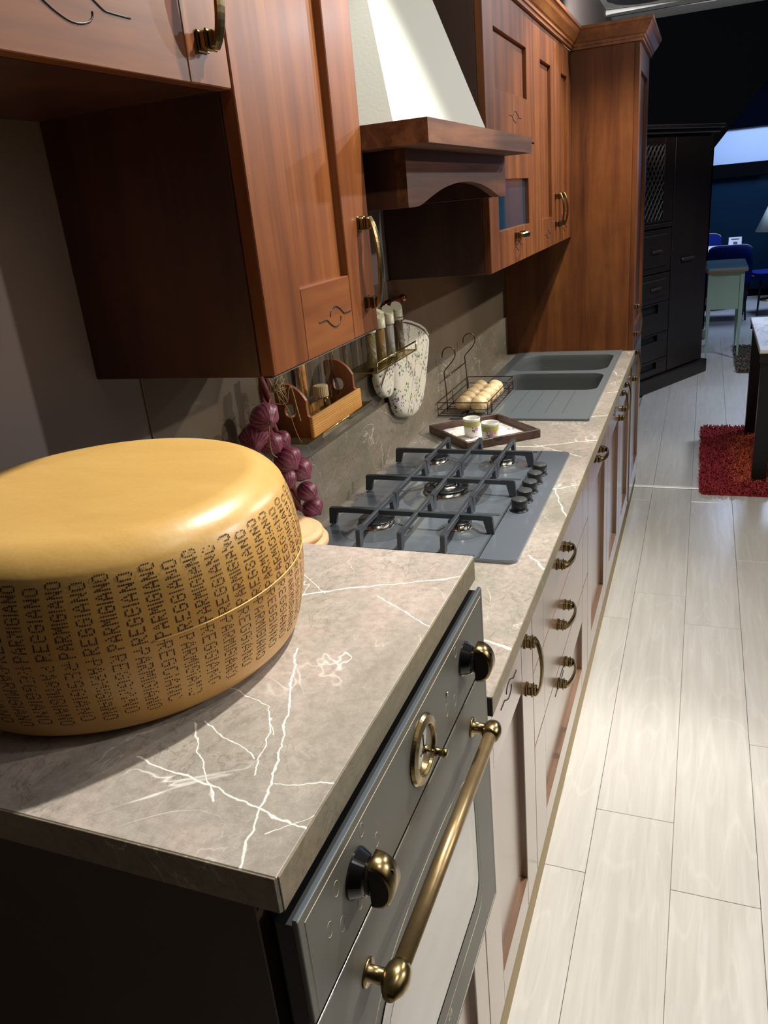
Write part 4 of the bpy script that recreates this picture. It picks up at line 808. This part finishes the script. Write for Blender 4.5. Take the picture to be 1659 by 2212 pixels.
def jar(label, x, y, fill, capang=0, tall=.0):
    t = thing('spice_jar', label, 'jar', (x, y, ZS), 'spice jars on the brass shelf'); r = .0162
    MB().lathe([(0, 0), (r, 0), (r, .098), (r - .002, .102), (r - .0035, .102), (r - .0022, .096), (r - .0022, .003), (0, .003)], (x, y, ZS), 'z', 28).build('glass_body', GLASS, t)
    MB().lathe([(0, .0035), (r - .0024, .0035), (r - .0024, .094), (0, .094)], (x, y, ZS), 'z', 24).build('contents', fill, t)
    c = MB().lathe([(0, .0985), (r + .0008, .0985), (r + .0012, .102), (r + .0006, .125), (0, .125)], (x, y, ZS), 'z', 28)
    n = 28; vs = []; 
    for k in range(n): a = 2 * math.pi * k / n; vs.append((x + (r + .0006) * math.cos(a), y + (r + .0006) * math.sin(a), ZS + .125))
    for k in range(n):
        a = 2 * math.pi * k / n; s_ = math.cos(a - capang); vs.append((x + (r + .0002) * math.cos(a), y + (r + .0002) * math.sin(a), ZS + .1385 - .0125 * s_))
    fs = [(k, (k + 1) % n, (k + 1) % n + n, k + n) for k in range(n)] + [tuple(range(n, 2 * n))]; c.add(vs, fs, False); co = c.build('cap', CAPB, t)
    return t, co
jar('spice jar of olive seeds, leftmost on the brass shelf', .066, 2.222, SEED, -.9)
t, co = jar('spice jar of mustard powder with raised cap flap on the brass shelf', .066, 2.298, MUST, -.9)
MB().box((-.013, -.014, -.0012), (.013, .014, .0012), .001, 1, Matrix.Translation((.072, 2.285, ZS + .148)) @ Matrix.Rotation(.5, 4, 'Y')).build('cap_flap', CAPB, co)
jar('spice jar of white salt on the brass shelf', .066, 2.372, SALT, -.9)
t, co = jar('spice jar of brown herbs, rightmost on the brass shelf', .066, 2.448, HERB, -.9)
text('ORIGANO', .0075, (.066 + .0176, 2.440, ZS + .1045), LINE, co, Matrix.Rotation(-.55, 4, 'Z') @ ROTX)
cdy = thing('oil_caddy', 'pine wood caddy with rounded ends on the lower glass shelf', 'caddy', (.06, 1.88, 1.1658))
Zc = 1.1660
def endboard(y):
    out = [(.016, 0), (.098, 0), (.098, .050), (.094, .054), (.094, .088)] + smooth_pts([(.094, .088), (.082, .106), (.062, .122), (.040, .128), (.020, .126), (.016, .120)], 3)[1:]
    hole = [(.052 + .0155 * math.cos(-t * .3927), .064 + .0165 * math.sin(-t * .3927)) for t in range(16)]
    MB().prism(out, [hole], (0, y, Zc), (1, 0, 0), (0, 0, 1), (0, 1, 0), .010).build('end_board', PINEX, cdy)
endboard(1.742); endboard(2.012)
MB().box((.0985, 1.738, Zc + .0005), (.108, 2.026, Zc + .050), .002).build('front_board', PINE, cdy); MB().box((.016, 1.7525, Zc), (.098, 2.0115, Zc + .008)).build('bottom', PINEX, cdy)
MB().box((.016, 1.860, Zc + .008), (.026, 1.892, Zc + .19), .002).build('back_post', PINE, cdy); MB().box((.0155, 1.753, Zc + .008), (.0245, 2.0115, Zc + .036), .001).build('back_board', PINE, cdy)
zf = Zc + .0085
def carafe(label, x, y):
    t = thing('glass_carafe', label, 'carafe', (x, y, zf), 'oil carafes in the pine caddy')
    MB().lathe([(0, 0), (.021, 0), (.0245, .004), (.0255, .020), (.0245, .042), (.018, .070), (.0115, .095), (.0095, .120), (.0105, .150), (.0125, .165), (.0110, .165), (.0082, .150), (.0076, .120), (.0095, .095), (.016, .069), (.0225, .042), (.0232, .020), (.022, .006), (0, .004)], (x, y, zf), 'z', 32).build('body', GLASS, t)
carafe('clear glass carafe in the caddy nearest the garlic', .060, 1.792); carafe('clear glass carafe in the caddy behind the ribbed-cap jar', .055, 1.966)
j = thing('small_jar', 'small fluted glass jar with ribbed beige screw cap in the caddy', 'jar', (.066, 1.880, zf))
MB().lathe([(0, 0), (.0185, 0), (.0205, .004), (.0205, .040), (.0170, .050), (.0150, .056), (.0135, .056), (.015, .049), (.0185, .039), (.0185, .005), (0, .004)], (.066, 1.880, zf), 'z', 40, True, lambda t, h: 1 + .02 * math.cos(t * 12)).build('glass_body', GLASS, j)
MB().lathe([(0, .0565), (.0180, .0565), (.0183, .059), (.0180, .082), (.0165, .0835), (0, .0835)], (.066, 1.880, zf), 'z', 72, False, lambda t, h: 1 + .02 * (1 if math.cos(t * 24) > 0 else -1)).build('cap', CAPRIB, j)

# ------------------------------------------------------------------ oven mitt
mt = thing('oven_mitt', 'quilted floral cotton oven mitt hanging thumb-left on the wall', 'oven mitt', (.045, 2.6, 1.15))
def pillow(name, pts, x0, x1, mat, parent):
    n = len(pts); cy_ = sum(p[0] for p in pts) / n; cz_ = sum(p[1] for p in pts) / n; vs = []; fs = []
    layers = [(x0, .90), (x0 + .003, .98), (x0 + .006, 1.0), ((x0 * .35 + x1 * .65), .985), (x1 - .0035, .92), (x1 - .001, .75), (x1, .4)]
    for (xx, k) in layers:
        for p in pts: vs.append((xx, cy_ + (p[0] - cy_) * k, cz_ + (p[1] - cz_) * k))
    L_ = len(layers)
    for i_ in range(L_ - 1):
        for k in range(n): fs.append((i_ * n + k, i_ * n + (k + 1) % n, (i_ + 1) * n + (k + 1) % n, (i_ + 1) * n + k))
    fs += [tuple(range(n))[::-1], tuple((L_ - 1) * n + k for k in range(n))]; return MB().add(vs, fs, True).build(name, mat, parent)
def closed_smooth(p, n=4):
    q = p + p[:3]; out = []
    for i in range(len(p)):
        a, b, c, d_ = q[i], q[i + 1], q[i + 2], (p + p)[(i + 3) % len(p)]
        for k in range(n): t = k / n; out.append(tuple(.5 * (2 * b[j_] + (c[j_] - a[j_]) * t + (2 * a[j_] - 5 * b[j_] + 4 * c[j_] - d_[j_]) * t * t + (3 * b[j_] - a[j_] - 3 * c[j_] + d_[j_]) * t ** 3) for j_ in range(2)))
    return out
body = [(2.515, 1.30), (2.56, 1.302), (2.62, 1.288), (2.70, 1.265), (2.76, 1.242), (2.805, 1.214), (2.80, 1.18), (2.764, 1.117), (2.74, 1.07), (2.713, 1.031), (2.68, 1.003), (2.637, .986), (2.585, .983), (2.543, .993), (2.49, 1.012), (2.458, 1.035), (2.44, 1.075), (2.435, 1.11), (2.44, 1.16), (2.47, 1.205), (2.51, 1.225)]
thumb = [(2.46, 1.205), (2.44, 1.12), (2.415, 1.097), (2.382, 1.100), (2.35, 1.115), (2.327, 1.143), (2.318, 1.175), (2.335, 1.198), (2.365, 1.210), (2.41, 1.214)]
pillow('palm', closed_smooth(body), .014, .050, MITTM, mt); pillow('thumb', closed_smooth(thumb), .016, .044, MITTM, mt)
MB().tube([(.048, 2.515, 1.306), (.048, 2.56, 1.304), (.048, 2.62, 1.290), (.047, 2.70, 1.267), (.045, 2.76, 1.244), (.04, 2.806, 1.216)], .0036, 6).build('cuff_binding', plain('cream_binding', (214, 206, 194), .8), mt)
MB().tube([(.046, 2.30 + .02, 1.15), (.049, 2.36, 1.185), (.052, 2.43, 1.225)], .002, 5).build('side_binding', plain('olive_binding', (110, 104, 78), .8), mt)
qs = MB()
for a_, b_ in (((2.60, 1.29), (2.50, 1.10)), ((2.50, 1.25), (2.66, 1.02)), ((2.70, 1.26), (2.52, 1.01)), ((2.77, 1.20), (2.56, 1.0))): qs.tube([(.0495, *a_), (.0505, (a_[0] + b_[0]) / 2, (a_[1] + b_[1]) / 2), (.0485, *b_)], .0007, 4)
qs.build('quilting_stitch', plain('stitch_grey', (172, 166, 148), .8), mt)
MB().box((.0036, 2.842, 1.10), (.006, 2.844, 1.13)).build('seam_mark', LINE, sp)

# ------------------------------------------------------------------ dark wardrobe standing obliquely beyond the kitchen run
wa = thing('wardrobe', 'very dark wooden wardrobe with lattice door and drawers beyond the kitchen', 'wardrobe', (.481, 6.80, 0))
dv = Vector((.491, .935, 0)).normalized(); nv = Vector((dv.y, -dv.x, 0)); ao = Vector((.481, 6.80, 0))
MW = Matrix(((dv.x, nv.x, 0, ao.x), (dv.y, nv.y, 0, ao.y), (0, 0, 1, 0), (0, 0, 0, 1)))   # local: x along front, y outward, z up
def wbx(mb, a_, b_, bev=.002): return mb.box(a_, b_, bev, 1, MW)
wbx(MB(), (-.13, -.40, .12), (.995, -.025, 1.945)).build('carcass', WARD, wa)
wbx(MB(), (-.15, -.42, .0), (1.045, .028, .115), .006).build('plinth', WARD, wa); wbx(wbx(MB(), (-.15, -.42, 1.945), (1.05, .03, 1.975), .006), (-.17, -.44, 1.975), (1.085, .055, 2.005), .006).build('cornice', WARD, wa)
dR = wbx(MB(), (.420, -.024, .125), (.990, 0, 1.925), .003).build('tall_door', WARD, wa); MH = plain('dark_pull', (52, 44, 40), .35, .3)
wbx(MB(), (.56, 0, .995), (.75, .022, 1.022), .008).build('handle', MH, dR)
dL = MB()
for a_, b_ in (((-.12, 1.32), (-.055, 1.925)), ((.268, 1.32), (.408, 1.925)), ((-.055, 1.875), (.268, 1.925)), ((-.055, 1.32), (.268, 1.342))): wbx(dL, (a_[0], -.024, a_[1]), (b_[0], 0, b_[1]), .002)
dL = dL.build('lattice_door', WARD, wa); wbx(MB(), (-.055, -.0248, 1.342), (.268, -.0235, 1.875), 0).build('lattice_backing', BLACK, dL)
WL2 = plain('lattice_wood', (48, 42, 42), .5); cnt = 0
x0_, x1_, z0_, z1_ = -.055, .268, 1.342, 1.875
for sgn in (1, -1):
    for q in range(-9, 14):
        c0 = q * .068; pts = []
        for xx, zz in ((x0_, None), (x1_, None), (None, z0_), (None, z1_)):
            if zz is None: zz2 = z0_ + c0 + sgn * (xx - x0_) * 1.25; p_ = (xx, zz2)
            else: xx2 = x0_ + (zz - z0_ - c0) / (sgn * 1.25); p_ = (xx2, zz)
            if x0_ - 1e-6 <= p_[0] <= x1_ + 1e-6 and z0_ - 1e-6 <= p_[1] <= z1_ + 1e-6: pts.append(p_)
        if len(pts) >= 2:
            a_, b_ = min(pts), max(pts)
            if math.dist(a_, b_) > .03: MB().tube([MW @ Vector((a_[0], -.014 + .003 * sgn, a_[1])), MW @ Vector((b_[0], -.014 + .003 * sgn, b_[1]))], .0095, 6, False, False, .5).build('lattice_slat', WL2, dL)
wbx(MB(), (-.12, -.024, 1.285), (.408, .016, 1.316), .004).build('ledge', WARD, wa)
for (z0_, z1_) in ((.945, 1.275), (.715, .935)):
    g = wbx(MB(), (-.12, -.024, z0_), (.408, 0, z1_), .003).build('drawer', WARD, wa); wbx(MB(), (-.02, 0, z0_ + .05), (.33, .012, z1_ - .04), .008).build('raised_panel', WARD, g); wbx(MB(), (.10, .012, (z0_ + z1_) / 2 - .012), (.24, .03, (z0_ + z1_) / 2 + .012), .008).build('handle', MH, g)
for (z0_, z1_, s0, s1) in ((.470, .710, .625, .70), (.255, .465, .40, .455), (.125, .250, .175, .232)):
    g = MB(); [wbx(g, p_, q_, .002) for p_, q_ in (((-.12, -.024, z0_), (.408, 0, s0)), ((-.12, -.024, s1), (.408, 0, z1_)), ((-.12, -.024, s0), (-.10, 0, s1)), ((.25, -.024, s0), (.408, 0, s1)))]
    g = g.build('open_drawer', WARD, wa); wbx(MB(), (-.10, -.0245, s0), (.25, -.0235, s1), 0).build('opening_shade', BLACK, g)  # thin black sheet paints the shade inside the open slot

# ------------------------------------------------------------------ rug, marble table, far furniture
def shag(name, label, x0, y0, x1, y1, L, n, rad, stops, seed, kind, inset=.18):
    rg = random.Random(seed); t = thing(name, label, 'rug', ((x0 + x1) / 2, (y0 + y1) / 2, 0)); mats = [plain('%s_pile_%d' % (kind, i), c, .9) for i, c in enumerate(stops)]
    MB().prism(rrect(x0 + .008, y0 + .008, x1 - .008, y1 - .008, .02, 3), [], (0, 0, .0005), (1, 0, 0), (0, 1, 0), (0, 0, 1), .010).build('backing', mats[0], t)
    mbs = [MB() for _ in stops]
    for i in range(n):
        x, y = rg.uniform(x0, x1), rg.uniform(y0, y1); e = min(x - x0, x1 - x, y - y0, y1 - y)
        if e < inset + rg.uniform(-.05, .05): k = rg.choice((0, 0, 1))
        else: k = rg.choice((1, 2, 3, 3)) if len(stops) > 3 else rg.randrange(len(stops))
        k = min(k, len(stops) - 1); a = rg.uniform(0, 6.283); l = L * rg.uniform(.5, 1.0); dx, dy = math.cos(a) * l * .6, math.sin(a) * l * .6; w_ = rad
        px, py = -math.sin(a) * w_, math.cos(a) * w_
        mbs[k].add([(x - px, y - py, .008), (x + px, y + py, .008), (x + dx * .55 + px, y + dy * .55 + py, .008 + l * .75), (x + dx * .55 - px, y + dy * .55 - py, .008 + l * .75), (x + dx, y + dy, .008 + l * .70)], [(0, 1, 2, 3), (3, 2, 4)])
    for m_, mm in zip(mbs, mats): o = m_.build('pile', mm, t); o['kind'] = 'stuff'
shag('shaggy_rug', 'red and orange shaggy rug under the black-legged marble table', .962, 4.56, 1.95, 5.87, .034, 16000, .0035, [(150, 40, 52), (166, 50, 54), (188, 78, 50), (204, 104, 56)], 2, 'red')
shag('shaggy_rug', 'small grey-brown shaggy rug on the far floor behind the green console', 1.235, 7.60, 1.9, 8.75, .04, 7000, .005, [(84, 74, 62), (112, 102, 88), (66, 58, 50)], 4, 'brown', 0)
mtb = thing('marble_table', 'white veined marble table on square black legs, cut by the right edge', 'table', (1.6, 5.3, 0))
MB().box((1.218, 4.74, .742), (2.15, 5.82, .760), .003).build('table_top', MARW, mtb); MB().box((1.217, 4.7385, .740), (2.151, 5.8215, .7425), .0005).build('edge_band', CREAM, mtb)
MB().box((1.222, 4.745, .69), (2.14, 4.765, .740)).box((1.222, 5.795, .69), (2.14, 5.815, .740)).build('apron', TBLK, mtb)
for (x, y) in ((1.232, 4.760), (1.232, 5.70), (2.05, 4.76), (2.05, 5.70)): MB().box((x, y, .0115), (x + .072, y + .072, .740), .002).build('leg', TBLK, mtb)
gt = thing('console_table', 'sage green console table with tapered legs seen end-on, far behind the counter', 'table', (1.118, 8.55, 0))
gx0, gx1, gy0, gy1 = .966, 1.272, 8.205, 8.98
MB().prism(rrect(gx0 - .02, gy0 - .015, gx1 + .025, gy1 + .02, .03, 4), [], (0, 0, .812), (1, 0, 0), (0, 1, 0), (0, 0, 1), .018).build('table_top', GREENT, gt); MB().prism(rrect(gx0 - .024, gy0 - .018, gx1 + .028, gy1 + .022, .03, 4), [], (0, 0, .795), (1, 0, 0), (0, 1, 0), (0, 0, 1), .0165).build('top_edge', OAKEDGE, gt)
MB().box((gx0 + .03, gy0 + .008, .462), (gx1 - .03, gy0 + .022, .795)).build('end_apron', GREEN, gt); MB().box((gx0 + .008, gy0 + .035, .50), (gx0 + .022, gy1 - .035, .795)).box((gx1 - .022, gy0 + .035, .50), (gx1 - .008, gy1 - .035, .795)).build('side_apron', GREEN, gt)
for (x, y) in ((gx0, gy0), (gx1 - .034, gy0), (gx0, gy1 - .034), (gx1 - .034, gy1 - .034)):
    s_ = .034; k = .010; MB().add([(x, y, .795), (x + s_, y, .795), (x + s_, y + s_, .795), (x, y + s_, .795), (x, y, .46), (x + s_, y, .46), (x + s_, y + s_, .46), (x, y + s_, .46), (x + k, y + k, .001), (x + s_ - k, y + k, .001), (x + s_ - k, y + s_ - k, .001), (x + k, y + s_ - k, .001)],
        [(0, 1, 2, 3), (0, 1, 5, 4), (1, 2, 6, 5), (2, 3, 7, 6), (3, 0, 4, 7), (4, 5, 9, 8), (5, 6, 10, 9), (6, 7, 11, 10), (7, 4, 8, 11), (8, 9, 10, 11)]).build('leg', GREEN, gt)
def chair(label, x, y, rz, grp='blue dining chairs in the far room'):
    """local: sits at origin, faces +y, back at -y"""
    t = thing('dining_chair', label, 'chair', (0, 0, 0), grp); 
    MB().prism(rrect(-.23, -.22, .23, .24, .07, 5), [], (0, 0, .42), (1, 0, 0), (0, 1, 0), (0, 0, 1), .07).build('seat', BLUEF, t)
    n = 14; vs = []; fs = []; pipe = []
    for i in range(n + 1):
        a = -1.25 + 2.5 * i / n; rx = .245 * math.sin(a) / math.sin(1.25); ryy = -.20 - .06 * math.cos(a) / 1; top_ = .86 - .05 * abs(i / n * 2 - 1) ** 4
        for (dx, zz, of) in ((0, .44, 0), (0, .64, -.035), (0, top_, -.06)):
            vs.append((rx * (1 if zz < .8 else .92), ryy + of, zz)); vs.append((rx * (1 if zz < .8 else .92), ryy + of - .035, zz))
        pipe.append((rx * .92, ryy - .06 - .018, top_ + .002))
    for i in range(n):
        b_ = i * 6
        for (p_, q_) in ((0, 2), (2, 4), (3, 1), (5, 3)): fs.append((b_ + p_, b_ + q_, b_ + 6 + q_, b_ + 6 + p_))
        fs.append((b_ + 4, b_ + 5, b_ + 11, b_ + 10)); fs.append((b_ + 1, b_ + 0, b_ + 6, b_ + 7))
    fs += [(0, 2, 3, 1), (2, 4, 5, 3), (n * 6, n * 6 + 1, n * 6 + 3, n * 6 + 2), (n * 6 + 2, n * 6 + 3, n * 6 + 5, n * 6 + 4)]
    MB().add(vs, fs, True).build('backrest', BLUEF, t); MB().tube(pipe, .006, 5).build('piping', PIPE, t); MB().tube([(-.23, .1, .455), (-.23, -.2, .455), (.23, -.2, .455), (.23, .1, .455), (.1, .245, .455), (-.1, .245, .455)], .005, 5, True).build('piping', PIPE, t)
    for (a_, b_) in ((-.18, -.17), (.18, -.17), (-.17, .18), (.17, .18)): MB().tube([(a_, b_, .42), (a_ * 1.18, b_ * 1.18, .001)], [.018, .010], 8).build('leg', NAVY, t)
    t.location = (x, y, 0); t.rotation_euler = (0, 0, rz); return t
chair('blue chair with its back to us, behind the green console', 1.195, 10.62, 0.0)
chair('blue chair beside the pale lamp, cut by the right edge', 1.68, 10.95, 1.9)
chair('dark blue chair at the far side of the round table, left', .90, 12.10, math.pi)
rt = thing('round_table', 'pale round table with small sign card, behind the blue chair', 'table', (1.12, 11.40, 0))
MB().lathe([(0, .722), (.33, .722), (.34, .73), (.34, .742), (.33, .75), (0, .75)], (1.05, 11.45, 0), 'z', 40).build('table_top', PAPER, rt); MB().cyl((1.05, 11.45, .021), .035, .70, 'z', 14).build('pedestal', NAVY, rt); MB().lathe([(0, .001), (.22, .001), (.22, .012), (.04, .02), (0, .02)], (1.05, 11.45, 0), 'z', 24).build('foot', NAVY, rt)
sc = thing('sign_card', 'small white sign card standing on the round table', 'card', (1.27, 11.3, .751))
MCd = Matrix.Translation((1.275, 11.45, .7515)) @ Matrix.Rotation(-.25, 4, 'X')
MB().box((-.075, -.002, 0), (.075, .002, .115), .0008, 1, MCd).build('card', PAPER, sc); MB().box((-.045, -.0032, .085), (.045, -.0021, .095), 0, 1, MCd).build('headline', LINE, sc); MB().box((-.02, -.0032, .025), (.028, -.0021, .058), 0, 1, MCd).build('picture', plain('card_picture', (60, 70, 80), .6), sc)
lp = thing('floor_lamp', 'floor-standing lamp with pale conical shade at the right edge', 'lamp', (1.74, 12.0, 0))
MB().lathe([(.10, 1.19), (.235, .875), (.228, .875), (.094, 1.19)], (1.755, 12.0, 0), 'z', 36).build('lamp_shade', SHADE, lp); MB().tube([(1.755, 12.0, .02), (1.755, 12.0, 1.15)], .014, 10).build('pole', BRASS, lp); MB().cyl((1.755, 12.0, .001), .13, .018, 'z', 28).build('base', BRASS, lp); MB().tube([(1.66, 12.0, 1.15), (1.85, 12.0, 1.15)], .004, 6).build('shade_holder', BRASS, lp)
